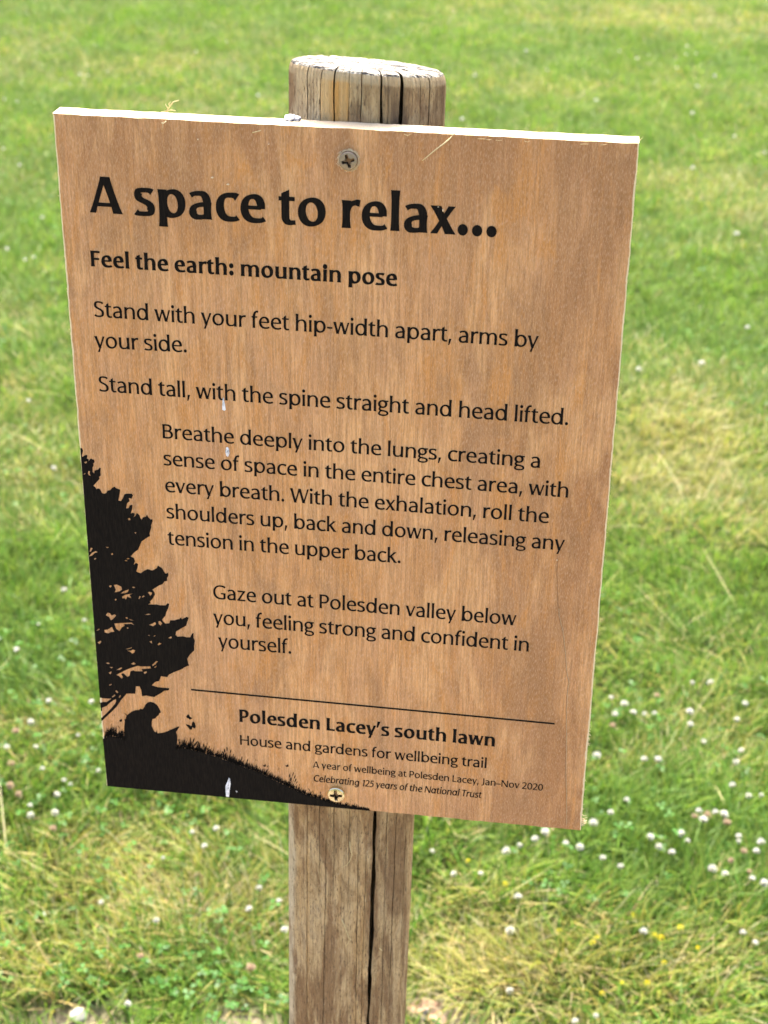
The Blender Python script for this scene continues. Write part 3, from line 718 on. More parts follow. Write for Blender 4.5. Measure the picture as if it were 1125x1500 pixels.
def mead():
    rr = random.Random(11); V, F = [], []
    poly = [(x, min(y + 2.6 * (1 - max(0, x - 430) / 130), 1150.8 + (x - 157) * .0944)) for x, y in TOPL] + [(543, 1187.7), (157.3, 1151.3), (151.6, 1090)]
    b = [on_board(*p) for p in poly]
    tr = tessellate_polygon([[Vector((x, z, 0)) for x, z in b]])
    V += [(x, z, 0) for x, z in b]; F += [list(t) for t in tr]
    def tri(px, py, L, a_, wd, k):
        dx, dy = L * math.sin(a_), -L * math.cos(a_); o = len(V)
        pts = [(px - wd, py), (px + dx * .55 - wd * .6, py + dy * .6), (px + dx, py + dy), (px + dx * .55 + wd * .5, py + dy * .55), (px + wd, py)]
        V.extend([(*on_board(*p), 0.000012 * (1 + k % 3)) for p in pts]); F.append([o, o + 1, o + 2, o + 3, o + 4])
    xs = [p[0] for p in TOPL]; ys = [p[1] for p in TOPL]
    k = 0
    for _ in range(1500):
        px = rr.uniform(152.5, 541); py = float(np.interp(px, xs, ys)) + rr.uniform(.2, 3.6)
        if 186 < px < 256: continue
        hgt = (17 if px < 186 else 14.5 - 9 * max(0, (px - 260) / 280))
        L = (.25 + .75 * rr.random() ** 1.2) * hgt; an = rr.gauss(0.05, .5)
        if px < 156: an = abs(an) * .6 + .1
        if px > 470: an *= .4; L *= .8
        py = min(py, 1150.4 + (px - 157) * .0944)
        tri(px, py, L, an, rr.uniform(.45, .95), k); k += 1
    def seed(px, py, L, a_, head, hw):       # stalk with a seed head
        tri(px, py, L, a_, .3, 1)
        ex, ey = px + L * math.sin(a_), py - L * math.cos(a_); o = len(V); pts = []
        for i in range(10):
            t = i / 10 * 2 * math.pi; u, w_ = head / 2 * math.cos(t), hw * math.sin(t)
            pts.append((ex + u * math.sin(a_) + w_ * math.cos(a_), ey - u * math.cos(a_) + w_ * math.sin(a_)))
        V.extend([(*on_board(*p), 0.00004) for p in pts]); F.append(list(range(o, o + 10)))
    for s_ in [(280,1096,12,.3,8,.9),(283,1096,9,.55,8,1.0),(293,1100,11,-.15,7,.9),(299,1101,9,-.05,6,1.0),(302,1102,13,.1,4,.5),(304,1103,9,.3,5,.6),
               (278,1095,11,.1,8,.8),(331,1112,13,-.15,6,.9),(333,1112,15,-.02,7,.8),(335,1112,12,.25,6,.8),(330,1112,9,-.3,6,.8),(340,1115,9,.2,5,.6),(353,1119,9,.15,5,.7),(360,1122,9,.3,5,.7),
               (423,1150,14,.1,6,.8),(425,1151,18,.25,6,.7),(427,1151,14,.35,6,.8),(429,1152,10,.4,6,.8),(424,1150,9,.2,6,.9),(431,1153,8,.5,4,.6),(436,1156,7,.4,3,.5),(456,1164,8,-.4,5,.6),(460,1166,6,-.2,4,.5),(469,1168,7,.1,4,.5),(518,1181,4,.4,3,.4),(523,1182,3,-.2,3,.4),
               (160,1075,14,.25,3,.3),(176,1079,13,-.05,3,.3),(261,1092,8,.15,4,.6),(179,1079,16,-.35,3,.3)]:
        seed(*s_)
    def flower(px, py, r_):
        for a_ in (.2, 2.2, 4.3):
            o = len(V); cx_, cy_ = px + r_ * math.cos(a_), py + r_ * math.sin(a_) * .8
            V.extend([(*on_board(cx_ + .55 * math.cos(t), cy_ + .45 * math.sin(t)), .00003) for t in np.linspace(0, 6.28, 7)[:-1]]); F.append(list(range(o, o + 6)))
    for f_ in [(166,1047,1.7),(162.5,1056,1.7),(281,1075,1.8),(272.5,1081,1.8),(375,1113,1.3),(393,1122,1.3),(409,1126,1.2),(515,1172,1.6),(392,1123,.8)]: flower(*f_)
    def ccw(f):
        s = 0
        for i in range(len(f)):
            x0, z0, _ = V[f[i]]; x1, z1, _ = V[f[(i + 1) % len(f)]]; s += x0 * z1 - x1 * z0
        return s > 0
    F2 = [f if ccw(f) else f[::-1] for f in F]
    print_mesh('meadow_silhouette', V, F2)
mead()
for lst, zz in [([(820,330),(850,290),(870,310),(880,335),(925,360),(880,382),(860,365),(825,350)], Z6),
                ([(808,460),(860,465),(895,490),(910,480),(915,430),(935,410),(965,440),(970,470),(980,490),(970,525),(945,525),(925,505),(910,550),(880,545),(850,510)], Z6),
                ([(390,512),(415,490),(430,482),(438,510),(425,532),(405,530)], Z5)]:
    poly_print('butterfly_silhouette', [bpts(lst, *zz)])
for (px, py) in ((387.5, 1121), (420.5, 1121.2)):
    poly_print('butterfly_silhouette', [[on_board(px + x, py + y) for x, y in ((-2.6, .4), (-.8, -.6), (0, .2), (.6, -2), (1.6, -1.6), (2.4, 1), (.4, 2.2), (-1, 1.6))]])

# ------------------------------------------------------------------ marks and flecks on the board
M_DROP = NT('bird_dropping'); _f = M_DROP.noise(M_DROP.coords(), (1200, 1200, 260), 4, .7)
M_DROP = M_DROP.set(M_DROP.mix(M_DROP.ramp(_f, [(.34, 0), (.50, 1)]), (0.18, 0.18, 0.18), (0.84, 0.81, 0.82)), 0.8, 0.1)
def blob(name, px_pts, thick, mat):
    """low mound with an outline measured on the board"""
    b = [on_board(*p) for p in px_pts]; n = len(b)
    cx_, cz_ = sum(p[0] for p in b) / n, sum(p[1] for p in b) / n
    V, F = [], []
    for s, y in ((1, -.00012), (.75, -.7 * thick), (.4, -thick)):
        V += [(cx_ + (x - cx_) * s, y - .00014, cz_ + (z - cz_) * s) for x, z in b]
    V.append((cx_, -thick * 1.05 - .00014, cz_))
    for k in range(2):
        for i in range(n):
            j = (i + 1) % n; F.append([k * n + i, k * n + j, (k + 1) * n + j, (k + 1) * n + i])
    for i in range(n): F.append([2 * n + i, 2 * n + (i + 1) % n, 3 * n])
    o = mesh_obj(name, V, F, mat, BOARD, smooth=True)
    bm = bmesh.new(); bm.from_mesh(o.data); bmesh.ops.recalc_face_normals(bm, faces=bm.faces); bm.to_mesh(o.data); bm.free()
    return o
blob('bird_dropping', [(326.5,583),(328,582),(329.3,590),(331,600),(329,601.5),(325.5,600),(325.8,592)], .0003, M_DROP)
blob('bird_dropping', [(331.5,655),(334,654.5),(336,659),(336.2,664),(334,669.5),(331.5,667),(330,661)], .0003, M_DROP)
blob('bird_dropping', [(335.5,1139),(337.2,1141),(338,1148),(336.5,1157),(335.6,1167),(331.2,1166.6),(330.8,1160),(330,1152),(333,1145)], .0003, M_DROP)
blob('bird_dropping', [(345.3,1158.6),(347,1157.8),(348,1159.4),(346.6,1161)], .0003, M_DROP)
M_STRAW = flat_mat('pale_straw', (0.62, 0.50, 0.26), 0.7, 0.2, 0.2, 300)
def tube_mesh(pts, r0, r1, n=6):
    V, F = [], []; pts = [Vector(p) for p in pts]
    for i, p in enumerate(pts):
        t = (pts[min(i + 1, len(pts) - 1)] - pts[max(i - 1, 0)]).normalized()
        u = t.orthogonal().normalized(); v_ = t.cross(u); r = r0 + (r1 - r0) * i / (len(pts) - 1)
        for k in range(n):
            a_ = 2 * math.pi * k / n; V.append(p + u * r * math.cos(a_) + v_ * r * math.sin(a_))
    for i in range(len(pts) - 1):
        for k in range(n):
            F.append([i * n + k, i * n + (k + 1) % n, (i + 1) * n + (k + 1) % n, (i + 1) * n + k])
    F.append(list(range(n))[::-1]); F.append([(len(pts) - 1) * n + k for k in range(n)])
    return V, F
def fibre(name, pxs, r0, r1, lift, mat=M_STRAW):
    P = []
    for i, (px, py) in enumerate(pxs):
        x, z = on_board(px, py); t = i / (len(pxs) - 1)
        P.append((x, -.0002 - r0 - lift * math.sin(t * 2.2), z))
    V, F = tube_mesh(P, r0, r1); return mesh_obj(name, V, F, mat, BOARD, smooth=True)
fibre('splinter', [(666,195.5),(659,202),(651,208.5),(644,213),(636,219),(628,226),(619.5,233)], .00040, .00022, .003)
fibre('splinter', [(244,177),(240,180),(237,179)], .0003, .0002, .001)
fibre('splinter', [(239,178),(239.5,184),(238,190)], .0002, .0001, .001)
fibre('splinter', [(370,194),(376,192),(383,190)], .0003, .0002, .001)
for (px, py) in ((700,203),(712,204),(727,205),(768,206),(592,196),(850,211),(880,212)):
    fibre('splinter', [(px, py), (px + random.uniform(3, 7), py + random.uniform(-1, 2)), (px + random.uniform(8, 13), py - random.uniform(0, 2))], .00016, .0001, .0008)
for (px, py, sx, sy) in ((311,260,2.2,1.6),(334,270,2.6,1.3),(290,204,1.1,1.1),(394,211,1.2,.9),(816,820,.9,1.4),(649,308,1.0,2.4),(642,303,1.6,.8)):
    blob('wood_chip', [(px + sx * math.cos(t) * random.uniform(.7, 1.2), py + sy * math.sin(t) * random.uniform(.7, 1.2)) for t in np.linspace(0, 6.28, 9)[:-1]], .0006, M_CHIP)
# a lifted seam in the veneer running down the lower right
M_SEAM = flat_mat('veneer_seam', (0.27, 0.14, 0.065), 0.85, 0.1, 0.3, 300)
seam = [(816.5,815),(816,840),(817,880),(818.5,902),(824,925),(828,958),(829,978),(833,1000),(831,1010),(829.5,1040),(829,1090),(828.5,1140),(829.5,1180),(829.2,1213)]
def seam_strip(name, pts, w_, mat, off, y):
    V, F = [], []
    for i, (px, py) in enumerate(pts):
        x, z = on_board(px, py); V += [(x + off - w_, -.00006, z), (x + off, -y, z), (x + off + w_, -.00006, z)]
    for i in range(len(pts) - 1):
        o = i * 3; F += [[o, o + 1, o + 4, o + 3], [o + 1, o + 2, o + 5, o + 4]]
    o = mesh_obj(name, V, F, mat, BOARD)
    bm = bmesh.new(); bm.from_mesh(o.data); bmesh.ops.recalc_face_normals(bm, faces=bm.faces); bm.to_mesh(o.data); bm.free()
    for p in o.data.polygons:
        if p.normal.y > 0: p.flip()
dense = []
for (p, q) in zip(seam[:-1], seam[1:]):
    for i in range(8):
        t = i / 8; dense.append((p[0] + (q[0] - p[0]) * t + random.uniform(-.25, .25), p[1] + (q[1] - p[1]) * t))
seam_strip('veneer_seam', dense, .00014, M_SEAM, 0, .0001)
seam_strip('veneer_seam', dense[20:], .00010, M_CHIP, .00030, .0003)
# torn fibres on the right edge near the bottom
rr = random.Random(5)
def edge_fuzz():
    V, F = [], []
    def one(p0, d, L, r):
        pts = [p0]; dirv = Vector(d)
        for i in range(4):
            dirv = (dirv + Vector((rr.uniform(-.5, .5), rr.uniform(-.3, .3), rr.uniform(-.5, .5)))).normalized(); pts.append(Vector(pts[-1]) + dirv * L / 4)
        v_, f_ = tube_mesh(pts, r, r * .5, 4); o = len(V); V.extend(v_); F.extend([[i + o for i in f] for f in f_])
    def edge(py):
        t = (py - 209.8) / (1217.2 - 209.8); return on_board(936.6 + (850.5 - 936.6) * t, py)
    for _ in range(80):
        py = rr.choice([rr.gauss(1204, 5), rr.gauss(1206, 4), rr.gauss(1085, 8), rr.uniform(1060, 1215)])
        x, z = edge(min(py, 1216)); one(Vector((x - .0002, rr.uniform(0, .004), z)), (1, -.2, rr.uniform(-.8, .8)), rr.uniform(.001, .0045 if py > 1190 else .0018), .00010)
    for _ in range(60):
        py = rr.uniform(215, 1050); x, z = edge(py); one(Vector((x - .0002, rr.uniform(0, .003), z)), (1, -.2, rr.uniform(-1, 1)), rr.uniform(.0004, .0012), .00009)
    for _ in range(40):
        py = rr.uniform(180, 1140); t = (py - 165.6) / (1151.5 - 165.6); x, z = on_board(77 + (156.2 - 77) * t, py)
        one(Vector((x + .0002, rr.uniform(0, .003), z)), (-1, -.2, rr.uniform(-1, 1)), rr.uniform(.0004, .0012), .00009)
    x, z = edge(210); one(Vector((x, .004, z)), (.7, 0, .9), .003, .00015)
    tag(mesh_obj('torn_fibres', V, F, M_CHIP, BOARD), kind='stuff')
edge_fuzz()

# ------------------------------------------------------------------ screws
def make_metal(name, c0, c1, rough):
    k = NT(name); f = k.noise(k.coords(), (900,) * 3, 4, .6)
    return k.set(k.mix(f, c0, c1), k.math('ADD', k.math('MULTIPLY', f, .25), rough), .5, 1.0)
M_HOLE = make_metal('recess_shade', (0.05, 0.042, 0.03), (0.22, 0.19, 0.14), .4)  # darker metal that paints shade into the deep faces of the drive recess
M_ZINC = make_metal('dull_zinc', (0.26, 0.20, 0.14), (0.46, 0.37, 0.27), .50)
M_BRASSY = make_metal('yellow_zinc', (0.56, 0.49, 0.32), (0.76, 0.70, 0.53), .16)
def screw(px, py, R, proud, dome, rot, mat):
    x0, z0 = on_board(px, py); nt_, nr = 180, 46; V, F = [], []
    arm, aw = R * .72, R * .19
    def hgt(r, t):
        h_ = proud + dome * (1 - (r / R) ** 2)
        if r > R * .93: h_ -= (r - R * .93) * .9
        best = 0
        for k in range(4):
            a_ = t - rot - k * math.pi / 2
            along, across = r * math.cos(a_), abs(r * math.sin(a_))
            if along > 0:
                wd = aw * (1.15 - .35 * along / arm)
                f = max(0, min(1, (wd - across) / (R * .04))) * max(0, min(1, (arm - along) / (R * .10)))
                best = max(best, f * (R * .95) * (1 - .35 * along / arm))
            a2 = a_ - math.pi / 4; al, ac = r * math.cos(a2), abs(r * math.sin(a2))
            if al > 0 and al < R * .44: best = max(best, max(0, min(1, (R * .035 - ac) / (R * .02))) * R * .07)
        if r < R * .2: best = max(best, R * .95)
        return h_ - best
    for i in range(1, nr + 1):
        r = R * i / nr
        for k in range(nt_):
            t = 2 * math.pi * k / nt_; V.append((x0 + r * math.cos(t), -hgt(r, t), z0 + r * math.sin(t)))
    for k in range(nt_):
        t = 2 * math.pi * k / nt_; V.append((x0 + R * .96 * math.cos(t), .0006, z0 + R * .96 * math.sin(t)))
    c = len(V); V.append((x0, -hgt(0, 0), z0))
    for i in range(nr):
        for k in range(nt_):
            j = (k + 1) % nt_; F.append([i * nt_ + k, i * nt_ + j, (i + 1) * nt_ + j, (i + 1) * nt_ + k][::-1])
    for k in range(nt_): F.append([c, k, (k + 1) % nt_][::-1])
    for f in F: f.reverse()
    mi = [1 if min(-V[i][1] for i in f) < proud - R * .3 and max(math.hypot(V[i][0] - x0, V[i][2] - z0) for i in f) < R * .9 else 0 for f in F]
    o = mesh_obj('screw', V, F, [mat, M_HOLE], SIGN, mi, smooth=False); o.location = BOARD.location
    return o

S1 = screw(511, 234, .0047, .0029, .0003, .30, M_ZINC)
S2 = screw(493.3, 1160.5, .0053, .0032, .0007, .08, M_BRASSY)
S1['label'] = 'dull zinc screw sunk in a ring of torn wood fibres'
S2['label'] = 'shiny yellowish screw standing proud at the foot of the board'
x0, z0 = on_board(511, 234)
V, F = [], []
for k in range(150):
    t = rr.uniform(0, 6.283); r = .0049 + abs(rr.gauss(0, .00035)); L = rr.uniform(.0008, .0024)
    p = Vector((x0 + r * math.cos(t), -.0003, z0 + r * math.sin(t))); d = Vector((-math.sin(t), -rr.uniform(.0, .7), math.cos(t))) * rr.choice([-1, 1]); d.y = -abs(d.y)
    d += Vector((math.cos(t), 0, math.sin(t))) * rr.uniform(-.2, .5); d.normalize()
    v_, f_ = tube_mesh([p, p + d * L * .5 + Vector((0, -.0002, 0)), p + d * L], .00013, .00007, 4); o = len(V); V += v_; F += [[i + o for i in f] for f in f_]
for k in range(2):
    ring_pts = [(x0 + (.00495 + .0001 * k) * math.cos(t) * (1 + .012 * vnoise1(t * 4, k)), -.0004 - .0003 * abs(vnoise1(t * 3, k + 3)), z0 + (.00495 + .0001 * k) * math.sin(t) * (1 + .012 * vnoise1(t * 4, k))) for t in np.linspace(0, 6.283, 70)]
    v_, f_ = tube_mesh(ring_pts, .0002, .0002, 5); o = len(V); V += v_; F += [[i + o for i in f] for f in f_]
tag(mesh_obj('torn_fibres', V, F, M_CHIP, BOARD), kind='stuff')

# ------------------------------------------------------------------ things lying on the top edge
def board_top(px, py, dy):         # a point on the top edge at depth dy
    d = ray(px, py); s = (dy - CAM.y) / d.y; return CAM + d * s
stalk_root = board_top(239, 166, .007)
def up(px, py, dy=.007): p = board_top(px, py, dy); return (p.x - stalk_root.x, p.y - stalk_root.y, p.z - stalk_root.z)
V, F = [], []
for pts, r0, r1 in (([up(240,165),up(246,160),up(250,154),up(254,149),(up(262,147))], .0004, .0002), ([up(236,164),up(244,163),up(250,161),up(257,162)], .0003, .0002), ([up(246,159),up(243,154),up(242,152)], .0003, .0001), ([up(249,156),up(247,152),up(250,149)], .0002, .0001)):
    v_, f_ = tube_mesh(pts, r0, r1, 5); o = len(V); V += v_; F += [[i + o for i in f] for f in f_]
st = mesh_obj('grass_stalk', V, F, M_STRAW, None, smooth=True); st.location = stalk_root
tag(st, 'dry yellowish grass wisp caught on the top edge of the sign board', 'grass stalk')
M_FLUFF = NT('cocoon_fluff'); _f = M_FLUFF.noise(M_FLUFF.coords(), (420,) * 3, 3, .6)
M_FLUFF = M_FLUFF.set(M_FLUFF.mix(M_FLUFF.ramp(_f, [(.48, 0), (.60, 1)]), (0.74, 0.74, 0.76), (0.10, 0.10, 0.12)), .9, .1)
co = board_top(429, 176, .0085)
bm = bmesh.new()
for (px, py, r) in ((421,173,.0016),(427,173.5,.0019),(433,174,.0017),(437,174.5,.0014),(430,171.5,.0013),(424,170.5,.0011)):
    p = board_top(px, py, .0095); res = bmesh.ops.create_icosphere(bm, subdivisions=3, radius=r)
    for v_ in res['verts']:
        v_.co *= 1 + .35 * mnoise.noise(v_.co * 1400 + Vector((px, py, 0))); v_.co += p - co
me = bpy.data.meshes.new('spider_cocoon'); bm.to_mesh(me); bm.free(); me.materials.append(M_FLUFF)
fl = bpy.data.objects.new('spider_cocoon', me); COL.objects.link(fl); fl.location = co
tag(fl, 'small white and grey spider cocoon on the top edge beside the post', 'cocoon')
def web(name, pxs, dz):            # wisps of old web on the post
    P = []
    for px, py in pxs:
        d = ray(px, py).normalized(); best = None
        ox, oy = CAM.x - (PA - PB * .3), CAM.y - PY
        a_ = d.x ** 2 + d.y ** 2; b_ = 2 * (ox * d.x + oy * d.y); c_ = ox * ox + oy * oy - (PR + dz) ** 2
        s = (-b_ - math.sqrt(max(0, b_ * b_ - 4 * a_ * c_))) / (2 * a_); p = CAM + d * s
        P.append((p.x - SIGN.location.x, p.y - SIGN.location.y, p.z))
    V, F = tube_mesh(P, .00032, .00016, 5); return mesh_obj(name, V, F, M_STRAW, SIGN, smooth=True)
web('splinter', [(501,1347),(505,1357),(509,1368),(511,1374),(514,1376),(510,1381),(507,1386)], .0008)
web('splinter', [(512,1233),(513,1243),(516,1252),(512,1262),(507,1268),(500,1271)], .0006)
web('splinter', [(556,1389),(560,1393),(559,1391)], .0006)

# ------------------------------------------------------------------ the lawn
def lat_noise(x, y, sc, seed):
    xs, ys = x * sc + seed * 17.3, y * sc + seed * 9.7
    xi, yi = np.floor(xs).astype(int), np.floor(ys).astype(int); fx, fy = xs - xi, ys - yi
    fx, fy = fx * fx * (3 - 2 * fx), fy * fy * (3 - 2 * fy)
    def h_(i, j):
        n = (i * 374761393 + j * 668265263 + seed * 982451653) & 0x7fffffff
        n = ((n ^ (n >> 13)) * 1274126177) & 0x7fffffff
        return ((n ^ (n >> 16)) & 0xffff) / 65535.0
    return (h_(xi, yi) * (1 - fx) + h_(xi + 1, yi) * fx) * (1 - fy) + (h_(xi, yi + 1) * (1 - fx) + h_(xi + 1, yi + 1) * fx) * fy
# measured patches: (photo px, py, radius px across, radius px down, dryness)
PATCH = [(1000,30,230,20,.65),(700,20,120,20,.15),(160,100,220,20,.35),(830,130,180,30,.12),(1050,285,130,40,.45),(1010,640,160,80,.75),(1080,760,90,40,.45),(940,720,90,60,.4),
         (60,610,90,50,.35),(60,700,80,30,.5),(50,760,90,30,.4),(30,560,60,30,.35),(100,1060,60,20,.4),(900,1130,90,18,.35),
         (60,330,120,60,-.45),(40,850,120,90,-.5),(40,980,100,50,-.4),(1000,420,140,60,-.45),(1000,870,170,60,-.35),(1000,1000,170,60,-.25),(980,1210,190,60,-.55),(950,90,250,30,-.3),
         (250,30,250,25,-.15),(100,1260,140,60,.45),(250,1330,160,90,.5),(60,1420,120,70,.5),(320,1430,60,40,-.1),(700,1350,120,80,.38),(760,1430,160,70,.40),(1000,1420,180,70,.30),(650,1470,70,60,.6)]
PG = []
for (px, py, rx, ry, d) in PATCH:
    c_ = on_ground(px, py); ax = (on_ground(px + rx, py) - on_ground(px - rx, py)).length / 2; ay = (on_ground(px, py - ry) - on_ground(px, py + ry)).length / 2
    PG.append((c_.x, c_.y, ax, ay, d))
SOIL = []
for (px, py, rx, ry) in ((112,1500,70,30),(355,1503,60,27),(640,1490,45,30),(690,1508,60,18)):
    c_ = on_ground(px, py); ax = (on_ground(px + rx, py) - on_ground(px - rx, py)).length / 2; ay = (on_ground(px, py - ry) - on_ground(px, py + ry)).length / 2
    SOIL.append((c_.x, c_.y, ax, ay))
def dryness(x, y):
    d = 0.20 + 0.30 * (lat_noise(x, y, 2.2, 1) - .5) + 0.42 * (lat_noise(x, y, 6.5, 2) - .5) + 0.30 * (lat_noise(x, y * .6, 19, 3) - .5)
    for (cx_, cy_, ax, ay, k) in PG: d = d + k * np.exp(-((x - cx_) / ax) ** 2 - ((y - cy_) / ay) ** 2)
    d = d + .07 * np.clip((1.15 - y) / .3, 0, 1)
    d = d - .09 * np.clip((y - 2.2) / 3.0, 0, 1)
    return np.clip(d, 0, 1)
def soilness(x, y):
    s = np.zeros_like(x)
    for (cx_, cy_, ax, ay) in SOIL: s = np.maximum(s, np.exp(-((x - cx_) / ax) ** 2 - ((y - cy_) / ay) ** 2))
    edge_ = .30 + .16 * (lat_noise(x, y, 3, 14) - .5) + .10 * (lat_noise(x, y, 11, 15) - .5)     # added earth strip outside the view, bounces warm light onto the board
    s = np.maximum(s, np.clip((edge_ - y) / .10, 0, 1) * np.clip((2.2 - np.abs(x)) / .4, 0, 1) * np.clip((y + 2.6) / .4, 0, 1))
    return np.maximum(s, np.exp(-((x - SIGN.location.x) / .10) ** 2 - ((y - PY) / .10) ** 2))

def make_grass_mat(name, trans=.44):
    k = NT(name); at = k.n('ShaderNodeAttribute', attribute_name='Col')
    t = k.t; t.nodes.remove(k.bsdf)
    df = k.n('ShaderNodeBsdfDiffuse'); tr = k.n('ShaderNodeBsdfTranslucent'); gl = k.n('ShaderNodeBsdfGlossy'); gl.inputs['Roughness'].default_value = .45
    gl.inputs['Color'].default_value = (1, 1, 1, 1)
    k.l(at.outputs['Color'], df.inputs[0]); k.l(at.outputs['Color'], tr.inputs[0])
    m1 = k.n('ShaderNodeMixShader'); m1.inputs[0].default_value = trans; k.l(df.outputs[0], m1.inputs[1]); k.l(tr.outputs[0], m1.inputs[2])
    m2 = k.n('ShaderNodeMixShader'); m2.inputs[0].default_value = .012; k.l(m1.outputs[0], m2.inputs[1]); k.l(gl.outputs[0], m2.inputs[2])
    k.l(m2.outputs[0], k.out.inputs[0]); return k.m
M_GRASS = make_grass_mat('grass_blades')
PAL = np.array([(0.084, 0.172, 0.018), (0.138, 0.224, 0.028), (0.235, 0.256, 0.050), (0.390, 0.340, 0.140)])   # deep green, fresh green, yellow, straw
def np_mesh(name, V, F4, F3, cols, mat):
    me = bpy.data.meshes.new(name); nq, n3 = len(F4), len(F3)
    me.vertices.add(len(V)); me.vertices.foreach_set('co', V.astype(np.float32).ravel())
    me.loops.add(nq * 4 + n3 * 3); me.polygons.add(nq + n3)
    li = np.concatenate([F4.ravel(), F3.ravel()]).astype(np.int32); me.loops.foreach_set('vertex_index', li)
    ls = np.concatenate([np.arange(nq) * 4, nq * 4 + np.arange(n3) * 3]).astype(np.int32); me.polygons.foreach_set('loop_start', ls)
    me.update(calc_edges=True)
    at = me.attributes.new('Col', 'FLOAT_COLOR', 'POINT'); at.data.foreach_set('color', cols.astype(np.float32).ravel())
    me.materials.append(mat); o = bpy.data.objects.new(name, me); COL.objects.link(o); return o
def blades(x, y, hgt, wid, lean, az, curl, col):
    """tapered, curved blades, seven points each"""
    n = len(x); V = np.zeros((n, 7, 3)); px_, py_ = np.cos(az), np.sin(az)
    fx, fy = -np.sin(az), np.cos(az)
    tw = RNG.uniform(-.5, .5, n)
    for k, (t, wk) in enumerate(((0, .8), (.38, 1.0), (.72, .72), (1, 0))):
        hor = hgt * (lean * t + curl * t * t); ver = hgt * t * np.sqrt(np.clip(1 - (lean * .6 + curl * .5 * t) ** 2, .08, 1))
        cx_, cy_ = x + fx * hor, y + fy * hor
        if k < 3:
            for s, q in ((-1, 0), (1, 1)):
                V[:, k * 2 + q, 0] = cx_ + s * px_ * wid * wk / 2; V[:, k * 2 + q, 1] = cy_ + s * py_ * wid * wk / 2; V[:, k * 2 + q, 2] = ver + s * tw * wid * .3
        else: V[:, 6, 0] = cx_; V[:, 6, 1] = cy_; V[:, 6, 2] = ver
    V[:, 0:2, 2] -= .004
    b = (np.arange(n) * 7)[:, None]
    F4 = np.concatenate([b + np.array([[0, 1, 3, 2]]), b + np.array([[2, 3, 5, 4]])]); F3 = b + np.array([[4, 5, 6]])
    c = np.ones((n, 7, 4)); c[:, :, :3] = col[:, None, :]
    return V.reshape(-1, 3), F4, F3, c.reshape(-1, 4)
def scatter(rho_scale=1.0):
    XS, YS = [], []
    edges = np.concatenate([np.arange(-.1, 3, .1), np.arange(3, 12.5, .25)])
    for y0, y1 in zip(edges[:-1], edges[1:]):
        d = (y0 + y1) / 2 + .8; hw = .25 * max(d, 1.2) + .55 + .10 * d; xc = .129 - .13 * d
        rho = 40000 * min(1, (1.7 / max(d, .6))) ** 1.12 * rho_scale
        if d < 1.35: rho *= .45
        if d > 10: rho *= (13.3 - d) / 3.3
        n = int(rho * 2 * hw * (y1 - y0)); XS.append(RNG.uniform(xc - hw, xc + hw, n)); YS.append(RNG.uniform(y0, y1, n))
    return np.concatenate(XS), np.concatenate(YS)
def build_grass():
    x, y = scatter()
    mx_, my_ = RNG.uniform(-5, 5, 260000), RNG.uniform(-1.6, 14, 260000); d_ = my_ + .8
    out = (np.abs(mx_ - .129 + .13 * d_) > .25 * np.maximum(d_, 1.2) + .55 + .10 * np.maximum(d_, 0)) | (d_ < .7) | (d_ > 11)
    x, y = np.concatenate([x, mx_[out]]), np.concatenate([y, my_[out]])
    so_ = soilness(x, y); keep = RNG.uniform(0, 1, len(x)) > np.where(y < .6, so_ * .94, so_ * 1.35)
    # not inside the post
    keep &= np.hypot(x - SIGN.location.x, y - PY) > PR + .012
    x, y = x[keep], y[keep]; n = len(x); d = dryness(x, y)
    u = RNG.uniform(0, 1, n)
    kind = np.where(u < d * .45, 3, np.where(u < d * 1.05, 2, np.where(u < .5 + .45 * d, 1, 0)))
    col = PAL[kind] * RNG.uniform(.72, 1.25, (n, 1)) * (.84 + .32 * lat_noise(x, y, 9, 12))[:, None]; col[:, 0] *= RNG.uniform(.85, 1.2, n); col[:, 2] *= RNG.uniform(.7, 1.4, n)
    tuft = lat_noise(x, y, 14, 5); dist = y + .8
    tuft2 = lat_noise(x, y, 31, 9)
    hgt = (.012 + .022 * tuft + .018 * tuft2) * RNG.uniform(.55, 1.35, n) * (1 + .28 * np.clip((2.3 - dist) / .6, 0, 1))
    wid = RNG.uniform(.0010, .0024, n) * (1 + .06 * dist) * (1 + .10 * np.clip((2.3 - dist) / .6, 0, 1))
    wid[kind == 3] *= .7
    lean = np.abs(RNG.normal(0.50, .36, n)); lean[kind == 3] += .35; lean = np.clip(lean, 0, 1.15); curl = RNG.uniform(0, .75, n)
    # neighbouring blades lean together
    az = lat_noise(x, y, 3.5, 6) * 7 + RNG.normal(0, 1.3, n)
    V, F4, F3, c = blades(x, y, hgt, wid, lean, az, curl, col)
    o = np_mesh('grass', V, F4, F3, c, M_GRASS)
    tag(o, 'short mown lawn grass, green mixed with yellow and straw-dry patches', 'grass', kind='stuff')
    print('blades', n)
build_grass()
def build_stalks():
    n = 2200; q = RNG.uniform(0, 1, n) ** .75; d = 1.6 + q * 8.5
    x = .129 - .13 * d + RNG.uniform(-1, 1, n) * (.25 * d + .5); y = d - .8
    dr = dryness(x, y); k = RNG.uniform(0, 1, n) < .15 + dr; x, y = x[k], y[k]; n = len(x)
    V, F4, F3, C = [], [], [], []
    hgt = RNG.uniform(.04, .12, n); lean = RNG.uniform(.8, 1.5, n); curl = RNG.uniform(-.2, .5, n); az = RNG.uniform(0, 6.28, n)
    col = np.array([(0.60, 0.52, 0.27)]) * RNG.uniform(.75, 1.2, (n, 1))
    V, F4, F3, c = blades(x, y, hgt, RNG.uniform(.0007, .0014, n), lean, az, curl, col)
    V[:, 2] += .014
    tag(np_mesh('dry_stalks', V, F4, F3, c, M_GRASS), 'pale dry grass stalks lying over the lawn', 'grass', kind='stuff')
build_stalks()
